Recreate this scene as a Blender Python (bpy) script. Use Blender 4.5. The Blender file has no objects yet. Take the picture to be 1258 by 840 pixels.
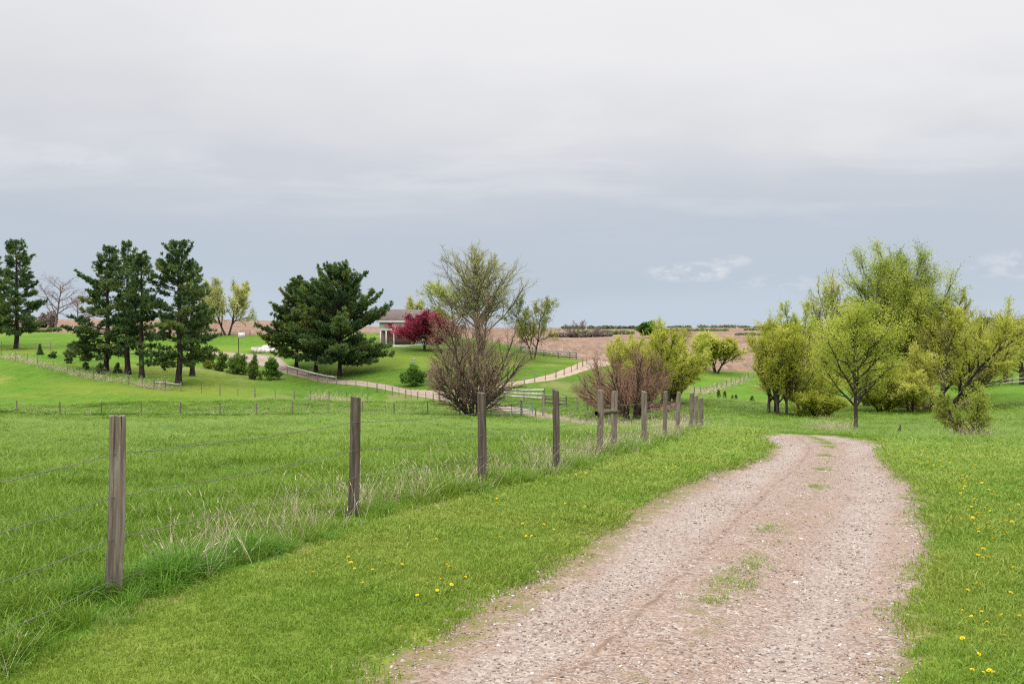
import bpy, math, random
import numpy as np
from mathutils import Vector, Euler

R = math.radians
rng = np.random.default_rng(7)
random.seed(7)
scene = bpy.context.scene
COL = scene.collection

# ------------------------------------------------------------------ measuring
F, CX, CY, HOR = 1230.0, 629.0, 420.0, 402.0     # pixels of the photograph
CAM_H = 2.0

def zpix(py, D):
    return -(py - HOR) / F * D

def xpix(px, D):
    return (px - CX) / F * D

# ------------------------------------------------------------------ numpy noise
def _hash(ix, iy, s):
    h = (ix.astype(np.int64) * 374761393 + iy.astype(np.int64) * 668265263 + s * 1442695041) & 0xFFFFFFFF
    h = ((h ^ (h >> 13)) * 1274126177) & 0xFFFFFFFF
    return ((h ^ (h >> 16)) & 0xFFFF) / 65535.0

def vnoise(x, y, s=0):
    ix = np.floor(x); iy = np.floor(y)
    fx = x - ix; fy = y - iy
    fx = fx * fx * (3 - 2 * fx); fy = fy * fy * (3 - 2 * fy)
    a = _hash(ix, iy, s); b = _hash(ix + 1, iy, s); c = _hash(ix, iy + 1, s); d = _hash(ix + 1, iy + 1, s)
    return (a * (1 - fx) + b * fx) * (1 - fy) + (c * (1 - fx) + d * fx) * fy - 0.5

def fbm(x, y, s=0, o=3):
    t = 0; a = 1.0; k = 1.0
    for i in range(o):
        t = t + a * vnoise(x * k, y * k, s + i * 17); a *= .5; k *= 2.03
    return t

def sstep(a, b, x):
    t = np.clip((x - a) / (b - a), 0, 1)
    return t * t * (3 - 2 * t)

# ------------------------------------------------------------------ terrain height
CTRL = []
def cp(px, py, D): CTRL.append((xpix(px, D), D, zpix(py, D)))
def cz(px, D, z): CTRL.append((xpix(px, D), D, z))
for px in (-300, 200, 629, 1050, 1500):
    cz(px, .9, -2.0); cz(px, 2.5, -2.0)
for px in (0, 300, 780, 1088, 1258): cp(px, 840, 5.6)
POSTS = [(137, 735, 7.4, 224, .028), (433, 636, 11.4, 147, .03), (592, 599, 14.4, 116, 0.0), (683, 578, 16.8, 100, 0.0),
         (736, 563, 20.7, 83, .03), (754, 557, 21.9, 77, .025), (791, 549, 26, 67, 0.0), (817, 541, 29, 61, .02),
         (833, 534, 32.5, 53, .02), (849, 531, 36, 47, .03), (856, 529.5, 38.6, 43, 0.0), (862, 529, 40.5, 40, .0)]
for p in POSTS: cp(p[0], p[1], p[2])
for t in ((1131, 650, 11.2), (1126, 612, 14), (1114, 585, 17.8), (1098, 565, 22.3), (1075, 551, 28), (1045, 541, 35), (1010, 535, 42),
          (1250, 600, 15.2), (1250, 570, 21), (1250, 556, 28), (1250, 545, 37), (1250, 530, 55), (1250, 515, 75), (1250, 480, 115),
          (1050, 533, 50), (1052, 530, 58), (1050, 524, 70), (960, 534, 42), (960, 532, 50), (960, 525, 62), (960, 512, 85),
          (910, 530.5, 40), (915, 532.5, 46), (870, 529, 53),
          (0, 600, 18), (0, 560, 30), (0, 530, 52), (0, 518, 70), (0, 511, 93), (300, 600, 16.2), (300, 560, 26.5), (300, 530, 49),
          (300, 518, 70), (300, 511, 93), (550, 560, 23.7), (550, 535, 40.7), (550, 520, 66), (550, 508, 90), (700, 540, 31.2),
          (700, 528, 51), (720, 518, 82), (800, 527, 62),
          # the far side of the valley
          (0, 440, 135), (150, 471, 118), (218, 481, 115), (350, 489, 112), (480, 491, 112), (100, 500, 102), (300, 500, 102),
          (20, 428, 150), (132, 457, 130), (173, 465, 125), (218, 474, 120), (236, 463, 128), (100, 430, 150),
          (70, 408, 200), (300, 413, 210), (300, 437, 175), (200, 441, 155), (365, 452, 150), (388, 457, 147), (415, 463, 142),
          (265, 456, 145), (340, 468, 138), (350, 457, 148), (440, 470, 132), (500, 480, 122), (560, 490, 112), (640, 503, 98),
          (620, 473, 125), (680, 464, 135), (715, 453, 150), (730, 446, 165), (515, 425, 175), (440, 425, 178), (600, 426, 178),
          (525, 431, 165), (450, 440, 155), (500, 450, 145), (655, 442, 165), (592, 440, 165), (670, 440, 172), (700, 440, 180),
          (710, 415, 420), (900, 456, 185), (900, 411, 450), (300, 393, 330), (-50, 392, 330), (50, 404, 235), (520, 408, 330),
          (1000, 460, 180), (1100, 502, 105), (1180, 498, 105), (900, 500, 92), (880, 489, 115), (862, 481, 148), (930, 462, 180),
          (1250, 466, 150), (1200, 520, 70), (1150, 440, 220), (1258, 440, 220), (1100, 411, 450), (1300, 410, 450),
          (800, 412, 420), (860, 408, 600), (700, 410, 600), (1200, 408, 600), (550, 404, 600), (200, 399, 600)):
    cp(*t)
for px in (-400, 0, 300, 600, 900, 1258, 1700):
    cz(px, 1600, -1.4 if px > 250 else -2.5); cz(px, 6000, -4)
for px, D, z in ((-500, 20, -3.0), (-500, 60, -6), (-500, 100, -8), (-400, 150, -4), (-400, 250, .5), (1800, 20, -3), (1700, 60, -6.5), (1700, 120, -7.5), (1700, 220, -6)):
    cz(px, D, z)
CT = np.array(CTRL)

def _ab(x, y):
    th = np.clip(np.arctan2(x, np.maximum(y, 1e-6) + 0 * x), -.75, .75)
    th = np.where(y <= 0, np.where(x > 0, .75, -.75), th)
    return th * 2.6, np.log(np.maximum(np.hypot(x, y), .8))
_ca, _cb = _ab(CT[:, 0], CT[:, 1])
def _U(d2): return .5 * d2 * np.log(d2 + 1e-12)
_n = len(CT)
_K = _U((_ca[:, None] - _ca) ** 2 + (_cb[:, None] - _cb) ** 2) + np.eye(_n) * .0006
_P = np.c_[np.ones(_n), _ca, _cb]
_A = np.block([[_K, _P], [_P.T, np.zeros((3, 3))]])
_W = np.linalg.solve(_A, np.r_[CT[:, 2], 0, 0, 0])

def base_height(x, y):
    x = np.atleast_1d(np.asarray(x, float)); y = np.atleast_1d(np.asarray(y, float))
    out = np.empty(x.shape)
    for s in range(0, x.size, 100000):
        a, b = _ab(x[s:s + 100000], y[s:s + 100000])
        d2 = (a[:, None] - _ca) ** 2 + (b[:, None] - _cb) ** 2
        z = _U(d2) @ _W[:_n] + _W[_n] + _W[_n + 1] * a + _W[_n + 2] * b
        out[s:s + 100000] = z
    ang = np.abs(np.arctan2(x, y))
    w = sstep(R(55), R(120), ang)
    return out * (1 - w) + (-2.0) * w

# ------------------------------------------------------------------ roads
def cast(px, py, d0=3.0, d1=60.0):
    D = np.linspace(d0, d1, 3000)
    h = base_height(xpix(px, D), D)
    hit = np.nonzero(zpix(py, D) <= h)[0]
    return D[hit[0]] if len(hit) else None

RL = [(405, 860), (440, 840), (520, 790), (640, 722), (740, 662), (820, 618), (880, 586), (925, 563), (952, 549), (966, 541)]
RR = [(1085, 860), (1088, 840), (1110, 780), (1108, 715), (1117, 655), (1114, 614), (1105, 586), (1091, 566), (1072, 551), (1044, 541.5)]
def road_from_edges():
    c = []
    for (a, b) in zip(RL, RR):
        D1 = cast(*a); D2 = cast(*b)
        D2 = D2 if D2 else D1
        p = np.array([xpix(a[0], D1), D1]); q = np.array([xpix(b[0], D2), D2])
        c.append((*((p + q) / 2), np.linalg.norm(q - p) / 2))
    return c
road_near = road_from_edges()
x0, y0, w0 = road_near[0]
road_near = [(x0 - .9, y0 - 7.0, w0), (x0 - .5, y0 - 3.5, w0)] + road_near
for px, D, w in ((982, 43.0, 1.5), (950, 46.3, 1.4), (910, 49.3, 1.4), (868, 53.5, 1.4), (800, 65, 1.4), (720, 81, 1.4), (640, 98, 1.4), (560, 112, 1.35),
                 (500, 122, 1.3), (440, 132, 1.3), (390, 141, 1.3), (352, 149, 1.4), (335, 158, 2.0), (318, 168, 3.2), (290, 175, 3.5), (245, 178, 3.0)):
    road_near.append((xpix(px, D), D, w))
lane = [(xpix(px, D), D, w) for px, D, w in ((490, 123.5, 1.2), (530, 121, 1.3), (575, 121, 1.3), (620, 125, 1.3), (655, 130, 1.35), (682, 137, 1.45), (703, 146, 1.6), (718, 155, 1.8), (732, 166, 2.2), (741, 176, 2.4))]

def densify(pts, k=12):
    P = np.array(pts); out = []
    for i in range(len(P) - 1):
        p0 = P[max(i - 1, 0)]; p1 = P[i]; p2 = P[i + 1]; p3 = P[min(i + 2, len(P) - 1)]
        for t in np.linspace(0, 1, k, endpoint=False):
            out.append(.5 * ((2 * p1) + (-p0 + p2) * t + (2 * p0 - 5 * p1 + 4 * p2 - p3) * t * t + (-p0 + 3 * p1 - 3 * p2 + p3) * t ** 3))
    out.append(P[-1])
    return np.array(out)
ROAD = densify(road_near); LANE = densify(lane)
FENCE = densify([(xpix(-420, 3.6), 3.6, 0), (xpix(-240, 4.9), 4.9, 0)] + [(xpix(p[0], p[2]), p[2], 0) for p in POSTS])

def poly_dist(x, y, PL):
    """signed lateral distance (right +) and arc length along the polyline, with the width there"""
    A = PL[:-1, :2]; B = PL[1:, :2]; AB = B - A; L2 = (AB ** 2).sum(1)
    S = np.r_[0, np.cumsum(np.sqrt(L2))]
    d = np.empty(x.shape); s = np.empty(x.shape); w = np.empty(x.shape)
    for k in range(0, x.size, 20000):
        px = x[k:k + 20000, None]; py = y[k:k + 20000, None]
        t = np.clip(((px - A[:, 0]) * AB[:, 0] + (py - A[:, 1]) * AB[:, 1]) / L2, 0, 1)
        ex = px - A[:, 0] - t * AB[:, 0]; ey = py - A[:, 1] - t * AB[:, 1]
        dd = ex * ex + ey * ey
        j = dd.argmin(1); r = np.arange(len(j)); tj = t[r, j]
        sg = np.sign(AB[j, 1] * ex[r, j] - AB[j, 0] * ey[r, j])
        d[k:k + 20000] = sg * np.sqrt(dd[r, j]); s[k:k + 20000] = S[j] + tj * np.sqrt(L2[j])
        w[k:k + 20000] = PL[j, 2] * (1 - tj) + PL[j + 1, 2] * tj
    return d, s, w

def poly_dist_m(x, y, PL, reach):
    m = (x > PL[:, 0].min() - reach) & (x < PL[:, 0].max() + reach) & (y > PL[:, 1].min() - reach) & (y < PL[:, 1].max() + reach)
    d = np.full(x.shape, 999.0); s = np.zeros(x.shape); w = np.ones(x.shape)
    if m.any(): d[m], s[m], w[m] = poly_dist(x[m], y[m], PL)
    return d, s, w

def fields(x, y):
    """everything known about the ground at x, y: final height, region, attributes"""
    r = np.hypot(x, y)
    z = base_height(x, y)
    z = z + .05 * fbm(x * .35, y * .35, 3) * sstep(4, 14, r) + .35 * fbm(x * .04, y * .04, 9) * sstep(30, 120, r) + .02 * fbm(x * 1.7, y * 1.7, 5, 2)
    d, s, w = poly_dist_m(x, y, ROAD, 12)
    edge = .10 * fbm(x * 1.3, y * 1.3, 21) + .12 * fbm(x * 5, y * 5, 22, 2)
    near = s < 78
    w = np.where(near, w - .17, w)
    rd = np.abs(d) - w - edge * np.where(near, 1.15, 1)
    u = d / w
    # ruts, crown and the small bank of the verge
    prof = np.where(near, -.035 * np.exp(-((np.abs(u) - .52) / .2) ** 2) + .02 * np.exp(-(u / .22) ** 2), 0)
    z = z + np.where(rd < 0, prof + .012 * fbm(x * 6, y * 6, 31, 3), 0) - .04 * sstep(.35, -.1, rd) * (np.abs(d) < 8)
    z = z - .10 * sstep(1.6, -.5, rd) * sstep(56, 62, s) * sstep(110, 90, s)
    d2, s2, w2 = poly_dist_m(x, y, LANE, 10)
    ld = np.abs(d2) - w2 - edge
    fd, fs, _ = poly_dist_m(x, y, FENCE, 30)
    return dict(z=z, d=d, s=s, w=w, u=u, rd=rd, ld=ld, u2=d2 / w2, fd=fd, fs=fs, r=r)

def ground(x, y):
    return float(fields(np.array([x]), np.array([y]))['z'][0])

def at(px, D):
    x = xpix(px, D)
    return Vector((x, D, ground(x, D)))

# cornfield boundary as distance over bearing
_cbx = np.array([-3000, -200, 70, 170, 300, 420, 520, 620, 700, 733, 760, 900, 1000, 1120, 1180, 4000])
_cby = np.array([205, 205, 203, 206, 214, 230, 226, 192, 182, 171, 177, 187, 193, 215, 600, 600.])
def corn_mask(x, y):
    px = CX + F * x / np.maximum(y, 1)
    b = np.interp(px, _cbx, _cby)
    return (y > b + 1.2 * fbm(x * .2, y * .2, 41)) & (y > 100)

# ------------------------------------------------------------------ materials
def mat(name):
    m = bpy.data.materials.new(name); m.use_nodes = True
    nt = m.node_tree; nt.nodes.clear()
    return m, nt, nt.nodes, nt.links

class NB:
    def __init__(s, name):
        s.m, s.nt, s.N, s.L = mat(name)
        s.out = s.N.new('ShaderNodeOutputMaterial')
        s.geo = s.N.new('ShaderNodeNewGeometry')
    def node(s, t, **k):
        n = s.N.new(t)
        for a, b in k.items(): setattr(n, a, b)
        return n
    def link(s, a, b): s.L.new(a, b)
    def attr(s, name, kind='GEOMETRY'):
        n = s.node('ShaderNodeAttribute', attribute_name=name, attribute_type=kind); return n.outputs['Fac']
    def mapping(s, vec, scale=(1, 1, 1), loc=(0, 0, 0)):
        n = s.node('ShaderNodeMapping'); n.inputs['Scale'].default_value = scale; n.inputs['Location'].default_value = loc
        s.link(vec, n.inputs['Vector']); return n.outputs[0]
    def noise(s, scale, detail=3, rough=.55, vec=None, dist=0):
        n = s.node('ShaderNodeTexNoise'); n.inputs['Scale'].default_value = scale; n.inputs['Detail'].default_value = detail
        n.inputs['Roughness'].default_value = rough; n.inputs['Distortion'].default_value = dist
        s.link(vec if vec is not None else s.geo.outputs['Position'], n.inputs['Vector']); return n.outputs['Fac']
    def voro(s, scale, vec=None, out='Color', feature='F1'):
        n = s.node('ShaderNodeTexVoronoi', feature=feature); n.inputs['Scale'].default_value = scale
        s.link(vec if vec is not None else s.geo.outputs['Position'], n.inputs['Vector']); return n.outputs[out]
    def ramp(s, fac, stops, interp='LINEAR'):
        n = s.node('ShaderNodeValToRGB'); r = n.color_ramp; r.interpolation = interp
        while len(r.elements) < len(stops): r.elements.new(.5)
        for e, (p, c) in zip(r.elements, stops):
            e.position = p; e.color = (*c, 1) if not isinstance(c, (int, float)) else (c, c, c, 1)
        s.link(fac, n.inputs[0]); return n.outputs[0]
    def mix(s, fac, a, b, mode='MIX'):
        n = s.node('ShaderNodeMix', data_type='RGBA', blend_type=mode)
        for v, i in ((fac, 0), (a, 6), (b, 7)):
            if isinstance(v, (int, float)): n.inputs[i].default_value = v
            elif isinstance(v, tuple): n.inputs[i].default_value = (*v, 1)
            else: s.link(v, n.inputs[i])
        return n.outputs[2]
    def math(s, op, a, b=0.0, clamp=False):
        n = s.node('ShaderNodeMath', operation=op, use_clamp=clamp)
        for v, i in ((a, 0), (b, 1)):
            if isinstance(v, (int, float)): n.inputs[i].default_value = v
            else: s.link(v, n.inputs[i])
        return n.outputs[0]
    def mrange(s, v, a, b, c=0., d=1.):
        n = s.node('ShaderNodeMapRange', interpolation_type='SMOOTHSTEP'); s.link(v, n.inputs[0])
        for i, q in ((1, a), (2, b), (3, c), (4, d)): n.inputs[i].default_value = q
        return n.outputs[0]
    def bump(s, h, strength=.3, dist=.02):
        n = s.node('ShaderNodeBump'); n.inputs['Strength'].default_value = strength; n.inputs['Distance'].default_value = dist
        s.link(h, n.inputs['Height']); return n.outputs[0]
    def principled(s, col, rough=.8, normal=None, spec=.2, metal=0):
        b = s.node('ShaderNodeBsdfPrincipled')
        if isinstance(col, tuple): b.inputs['Base Color'].default_value = (*col, 1)
        else: s.link(col, b.inputs['Base Color'])
        if isinstance(rough, (int, float)): b.inputs['Roughness'].default_value = rough
        else: s.link(rough, b.inputs['Roughness'])
        b.inputs['Specular IOR Level'].default_value = spec; b.inputs['Metallic'].default_value = metal
        if normal is not None: s.link(normal, b.inputs['Normal'])
        return b
    def done(s, sh):
        s.link(sh.outputs[0] if hasattr(sh, 'outputs') else sh, s.out.inputs[0]); return s.m

def leafy(name, stops, trans=.35, rough=.6, spec=.15, patch=None):
    """leaves and blades: colour from the per-leaf attribute 'var', diffuse plus some light through the leaf"""
    b = NB(name)
    c = b.ramp(b.attr('var'), stops)
    if patch:
        n = b.mrange(b.noise(patch[0], 3), .35, .65)
        c = b.mix(b.math('MULTIPLY', n, patch[1]), c, patch[2])
    p = b.principled(c, rough, spec=spec)
    t = b.node('ShaderNodeBsdfTranslucent'); b.link(c, t.inputs[0])
    m = b.node('ShaderNodeMixShader'); m.inputs[0].default_value = trans
    b.link(p.outputs[0], m.inputs[1]); b.link(t.outputs[0], m.inputs[2])
    return b.done(m)

def bark(name, a, c, scale=6):
    b = NB(name)
    n = b.noise(scale, 4, .65, b.mapping(b.geo.outputs['Position'], (1, 1, .25)))
    return b.done(b.principled(b.ramp(n, [(.3, a), (.7, c)]), .9, b.bump(n, .6, .03), .1))

def wood(name, a, bb, c, scale=1.0):
    b = NB(name)
    tc = b.node('ShaderNodeTexCoord').outputs['Object']
    v = b.mapping(tc, (26 * scale, 26 * scale, 1.6 * scale))
    n = b.noise(1.0, 5, .7, v, .6); n2 = b.noise(3.0, 3, .6, tc)
    n3 = b.noise(1.0, 2, .5, b.mapping(tc, (60 * scale, 60 * scale, 1.0)))
    col = b.ramp(n, [(.25, a), (.5, bb), (.75, c)])
    col = b.mix(b.mrange(n2, .5, .75), col, b.mix(.5, col, (.16, .11, .06)))
    col = b.mix(b.mrange(n3, .38, .30), col, (.035, .028, .02))
    oi = b.node('ShaderNodeObjectInfo').outputs['Random']
    col = b.mix(1.0, col, b.ramp(oi, [(0, (.62, .60, .58)), (.5, (1.0, .97, .92)), (1, (1.30, 1.28, 1.25))]), 'MULTIPLY')
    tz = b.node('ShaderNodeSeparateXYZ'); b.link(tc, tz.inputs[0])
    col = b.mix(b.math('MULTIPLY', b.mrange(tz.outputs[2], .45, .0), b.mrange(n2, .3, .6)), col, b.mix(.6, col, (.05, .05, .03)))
    return b.done(b.principled(col, .92, b.bump(n, .8, .008), .1))

def plain(name, col, rough=.6, spec=.3, metal=0, var=.15, scale=8):
    b = NB(name)
    n = b.noise(scale, 4)
    c = b.mix(b.mrange(n, .3, .7), tuple(v * (1 - var) for v in col), tuple(min(1, v * (1 + var)) for v in col))
    return b.done(b.principled(c, rough, None, spec, metal))

M = {}
def build_materials():
    # pasture, verge, yard: one ground cover material, told apart by attributes on the sheet
    b = NB('grassland')
    pos = b.geo.outputs['Position']
    n1 = b.noise(.11, 4, .6); n2 = b.noise(.9, 4, .65); n3 = b.noise(9, 3, .7); n4 = b.noise(.35, 3, .6, b.mapping(pos, (.35, 1, 1)))
    mead = b.mix(b.mrange(n1, .35, .65), (.078, .155, .015), (.106, .180, .019))
    mead = b.mix(b.math('MULTIPLY', b.mrange(n2, .40, .68), .7), mead, (.070, .165, .014))
    mead = b.mix(b.math('MULTIPLY', b.mrange(n4, .55, .75), .45), mead, (.15, .22, .03))
    verge = b.mix(b.mrange(n2, .35, .65), (.15, .185, .030), (.115, .165, .023))
    verge = b.mix(b.math('MULTIPLY', b.mrange(n1, .45, .7), .5), verge, (.17, .19, .04))
    yard = b.mix(b.mrange(n1, .35, .65), (.058, .122, .012), (.085, .148, .016))
    c = b.mix(b.attr('mow'), mead, verge); c = b.mix(b.attr('yard'), c, yard)
    c = b.mix(b.attr('olive'), c, b.mix(b.mrange(n2, .4, .65), (.11, .165, .02), (.17, .20, .035)))
    c = b.mix(b.attr('dry'), c, b.mix(b.mrange(n3, .35, .65), (.20, .15, .075), (.33, .26, .14)))
    n5 = b.noise(1.6, 5, .8, b.mapping(pos, (.8, .20, 1))); n6 = b.noise(.045, 4, .6, b.mapping(pos, (.6, 1, 1)))
    c = b.mix(b.math('MULTIPLY', b.mrange(n3, .35, .7), .45), c, b.mix(1.0, c, (.35, .4, .35), 'MULTIPLY'))
    c = b.mix(b.math('MULTIPLY', b.mrange(n5, .48, .70), .7), c, b.mix(1.0, c, (.55, .62, .6), 'MULTIPLY'))
    c = b.mix(b.math('MULTIPLY', b.mrange(n5, .47, .28), .35), c, (.17, .22, .035))
    c = b.mix(b.math('MULTIPLY', b.mrange(n6, .50, .64), .75), c, (.13, .175, .024))
    M['grassland'] = b.done(b.principled(c, .95, b.bump(b.math('ADD', n3, b.math('MULTIPLY', n2, 2)), .5, .12), .05))

    # gravel: stones of a few sizes, paler wheel tracks, some soil and moss
    b = NB('gravel')
    a1 = b.node('ShaderNodeAttribute', attribute_name='u').outputs['Fac']
    au = b.math('ABSOLUTE', a1)
    vA = b.voro(40); vB = b.voro(95); vd = b.voro(40, out='Distance')
    n1 = b.noise(.7, 4, .6); n2 = b.noise(5, 4, .65); n3 = b.noise(60, 2)
    sep = b.node('ShaderNodeSeparateColor'); b.link(vA, sep.inputs[0])
    sep2 = b.node('ShaderNodeSeparateColor'); b.link(vB, sep2.inputs[0])
    stoneA = b.ramp(sep.outputs[0], [(0, (.11, .09, .08)), (.25, (.22, .16, .13)), (.5, (.31, .225, .18)), (.75, (.35, .285, .24)), (1, (.46, .42, .385))])
    stoneB = b.ramp(sep2.outputs[0], [(0, (.12, .095, .08)), (.3, (.23, .165, .135)), (.7, (.34, .255, .205)), (1, (.46, .405, .365))])
    c = b.mix(b.mrange(n2, .35, .65), stoneA, stoneB)
    soil = b.mix(b.mrange(n3, .3, .7), (.23, .155, .115), (.34, .245, .185))
    c = b.mix(b.math('MULTIPLY', b.mrange(n1, .4, .68), .5), c, soil)
    track = b.mrange(b.math('ABSOLUTE', b.math('SUBTRACT', b.math('ADD', au, b.math('MULTIPLY', b.math('SUBTRACT', n1, .5), .35)), .55)), .26, .06)
    track = b.math('MULTIPLY', track, b.mrange(n1, .25, .6))
    c = b.mix(b.math('MULTIPLY', track, .65), c, b.mix(b.mrange(sep.outputs[1], .2, .9), (.25, .215, .19), (.46, .415, .38)))
    c = b.mix(b.math('MULTIPLY', b.mrange(b.math('ABSOLUTE', b.math('SUBTRACT', b.math('ADD', a1, b.math('MULTIPLY', b.math('SUBTRACT', n1, .5), .12)), -.26)), .035, .0), b.mrange(n2, .4, .6)), c, (.19, .13, .095))
    edge = b.math('MULTIPLY', b.mrange(b.math('ADD', b.math('ADD', au, b.math('MULTIPLY', a1, -.07)), b.math('MULTIPLY', b.math('SUBTRACT', n2, .5), .4)), .78, 1.0), .85)
    c = b.mix(edge, c, b.mix(b.mrange(n2, .4, .6), (.22, .17, .085), (.15, .155, .04)))
    mid = b.math('MULTIPLY', b.mrange(b.math('ABSOLUTE', b.math('ADD', a1, -.05)), .2, .04), b.mrange(n2, .48, .66))
    c = b.mix(b.math('MULTIPLY', mid, .6), c, (.17, .16, .06))
    c = b.mix(1.0, c, (.79, .77, .75), 'MULTIPLY')
    h = b.math('ADD', b.math('MULTIPLY', vd, -1.0), b.math('MULTIPLY', n3, .6))
    M['gravel'] = b.done(b.principled(c, .93, b.bump(h, .8, .015), .12))

    b = NB('farm_lane')
    n1 = b.noise(.6, 4); n2 = b.noise(8, 3)
    au = b.math('ABSOLUTE', b.attr('u'))
    c = b.mix(b.mrange(n1, .3, .7), (.36, .26, .19), (.46, .36, .28))
    c = b.mix(b.math('MULTIPLY', b.mrange(n2, .4, .7), .5), c, (.30, .21, .15))
    c = b.mix(b.math('MULTIPLY', b.mrange(au, .25, .02), b.mrange(n1, .45, .6)), c, (.20, .20, .07))
    c = b.mix(1.0, c, (.74, .745, .76), 'MULTIPLY')
    M['lane'] = b.done(b.principled(c, .95, None, .1))

    # maize stubble
    b = NB('stubble_field')
    pos = b.geo.outputs['Position']
    n1 = b.noise(.02, 3); n2 = b.noise(.5, 5, .75, b.mapping(pos, (.7, .16, 1))); n3 = b.noise(1.6, 5, .8, b.mapping(pos, (.9, .10, 1)))
    c = b.mix(b.mrange(n1, .35, .65), (.225, .150, .105), (.285, .195, .140))
    c = b.mix(b.math('MULTIPLY', b.mrange(n2, .42, .62), .75), c, (.145, .095, .07))
    c = b.mix(b.math('MULTIPLY', b.mrange(n3, .50, .66), .75), c, (.45, .345, .26))
    c = b.mix(1.0, c, (.74, .72, .72), 'MULTIPLY')
    M['corn'] = b.done(b.principled(c, .97, None, .05))

    # foliage and blades
    M['meadow_blade'] = leafy('meadow_blade', [(0, (.066, .135, .010)), (.5, (.122, .213, .015)), (.85, (.190, .278, .030)), (1, (.31, .34, .10))], .35, .5, .2, (.16, .5, (.18, .265, .025)))
    M['verge_blade'] = leafy('verge_blade', [(0, (.130, .195, .022)), (.5, (.208, .275, .036)), (.85, (.29, .33, .07)), (1, (.44, .40, .17))], .35, .55, .15, (.5, .5, (.11, .235, .018)))
    M['tall_blade'] = leafy('tall_blade', [(0, (.060, .155, .014)), (.6, (.105, .235, .018)), (1, (.19, .31, .04))], .35, .5, .2)
    M['straw'] = leafy('straw', [(0, (.38, .31, .18)), (.5, (.56, .49, .32)), (1, (.70, .64, .48))], .25, .7, .1)
    M['pine_needles'] = leafy('pine_needles', [(0, (.032, .070, .026)), (.4, (.074, .136, .040)), (.75, (.135, .205, .054)), (1, (.22, .26, .07))], .25, .55, .25)
    M['pine_needles_warm'] = leafy('pine_needles_warm', [(0, (.038, .076, .020)), (.45, (.094, .156, .032)), (.8, (.18, .23, .042)), (1, (.28, .26, .055))], .25, .55, .25)
    M['spring_leaf'] = leafy('spring_leaf', [(0, (.20, .27, .03)), (.5, (.32, .385, .055)), (1, (.48, .52, .11))], .5)
    M['willow_leaf'] = leafy('willow_leaf', [(0, (.27, .305, .03)), (.5, (.41, .435, .05)), (1, (.55, .56, .12))], .5)
    M['willow_leaf_green'] = leafy('willow_leaf_green', [(0, (.22, .285, .03)), (.5, (.35, .41, .045)), (1, (.50, .535, .10))], .5)
    M['gold_leaf'] = leafy('gold_leaf', [(0, (.32, .33, .04)), (.5, (.455, .47, .075)), (1, (.58, .57, .15))], .5)
    M['pale_leaf'] = leafy('pale_leaf', [(0, (.28, .30, .08)), (.5, (.41, .43, .13)), (1, (.53, .53, .22))], .5)
    M['deep_leaf'] = leafy('deep_leaf', [(0, (.045, .11, .018)), (.5, (.085, .185, .026)), (1, (.17, .27, .045))], .35)
    M['shrub_leaf'] = leafy('shrub_leaf', [(0, (.065, .125, .025)), (.5, (.125, .205, .038)), (1, (.23, .30, .06))], .35)
    M['olive_leaf'] = leafy('olive_leaf', [(0, (.15, .18, .025)), (.5, (.26, .29, .04)), (1, (.38, .39, .08))], .45)
    M['crab_leaf'] = leafy('crab_leaf', [(0, (.10, .012, .028)), (.5, (.27, .025, .055)), (.85, (.40, .06, .10)), (1, (.55, .19, .22))], .3)
    M['red_twig'] = leafy('red_twig', [(0, (.16, .090, .065)), (.5, (.29, .165, .115)), (1, (.42, .26, .18))], .05, .9, .05)
    M['grey_twig'] = leafy('grey_twig', [(0, (.13, .085, .060)), (.5, (.23, .155, .11)), (1, (.35, .25, .175))], .05, .9, .05)
    M['willow_twig'] = leafy('willow_twig', [(0, (.17, .16, .045)), (.5, (.28, .27, .07)), (1, (.38, .37, .11))], .05, .8, .1)
    M['far_twig'] = leafy('far_twig', [(0, (.13, .10, .09)), (.5, (.21, .17, .15)), (1, (.28, .23, .20))], .05, .9, .05)
    M['far_wood'] = leafy('far_wood', [(0, (.07, .10, .05)), (.5, (.10, .135, .065)), (1, (.16, .18, .09))], .2)
    M['white_blossom'] = leafy('white_blossom', [(0, (.6, .5, .45)), (1, (.85, .78, .74))], .3)
    M['dandelion_flower'] = leafy('dandelion_flower', [(0, (.80, .56, .002)), (.6, (.90, .70, .008)), (1, (.95, .78, .03))], .2)
    M['bark_dark'] = bark('bark_dark', (.030, .025, .020), (.085, .072, .060))
    M['bark_pine'] = bark('bark_pine', (.020, .016, .014), (.062, .050, .044), 5)
    M['bark_grey'] = bark('bark_grey', (.065, .055, .045), (.17, .15, .125))
    M['bark_brown'] = bark('bark_brown', (.06, .042, .030), (.15, .11, .08))
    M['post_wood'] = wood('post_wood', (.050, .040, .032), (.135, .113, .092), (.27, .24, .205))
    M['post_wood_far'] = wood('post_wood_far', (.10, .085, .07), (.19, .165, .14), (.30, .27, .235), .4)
    M['rail_wood'] = wood('rail_wood', (.26, .25, .235), (.38, .365, .345), (.50, .485, .46), .4)
    M['wire'] = plain('wire', (.16, .15, .14), .55, .4, .6)
    M['gate_metal'] = plain('gate_metal', (.24, .31, .29), .45, .4, .3)
    M['dark_metal'] = plain('dark_metal', (.05, .05, .055), .5, .4, .3)
    M['white_paint'] = plain('white_paint', (.50, .49, .47), .6, .3, 0, .06)
    b = NB('siding')
    w = b.node('ShaderNodeTexWave', wave_type='BANDS', bands_direction='Z', wave_profile='SAW'); w.inputs['Scale'].default_value = 1.6
    b.link(b.geo.outputs['Position'], w.inputs['Vector'])
    M['siding'] = b.done(b.principled(b.ramp(w.outputs['Fac'], [(0, (.40, .38, .33)), (.1, (.56, .53, .47)), (1, (.60, .57, .51))]), .7))
    b = NB('roof_shingle')
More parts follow.
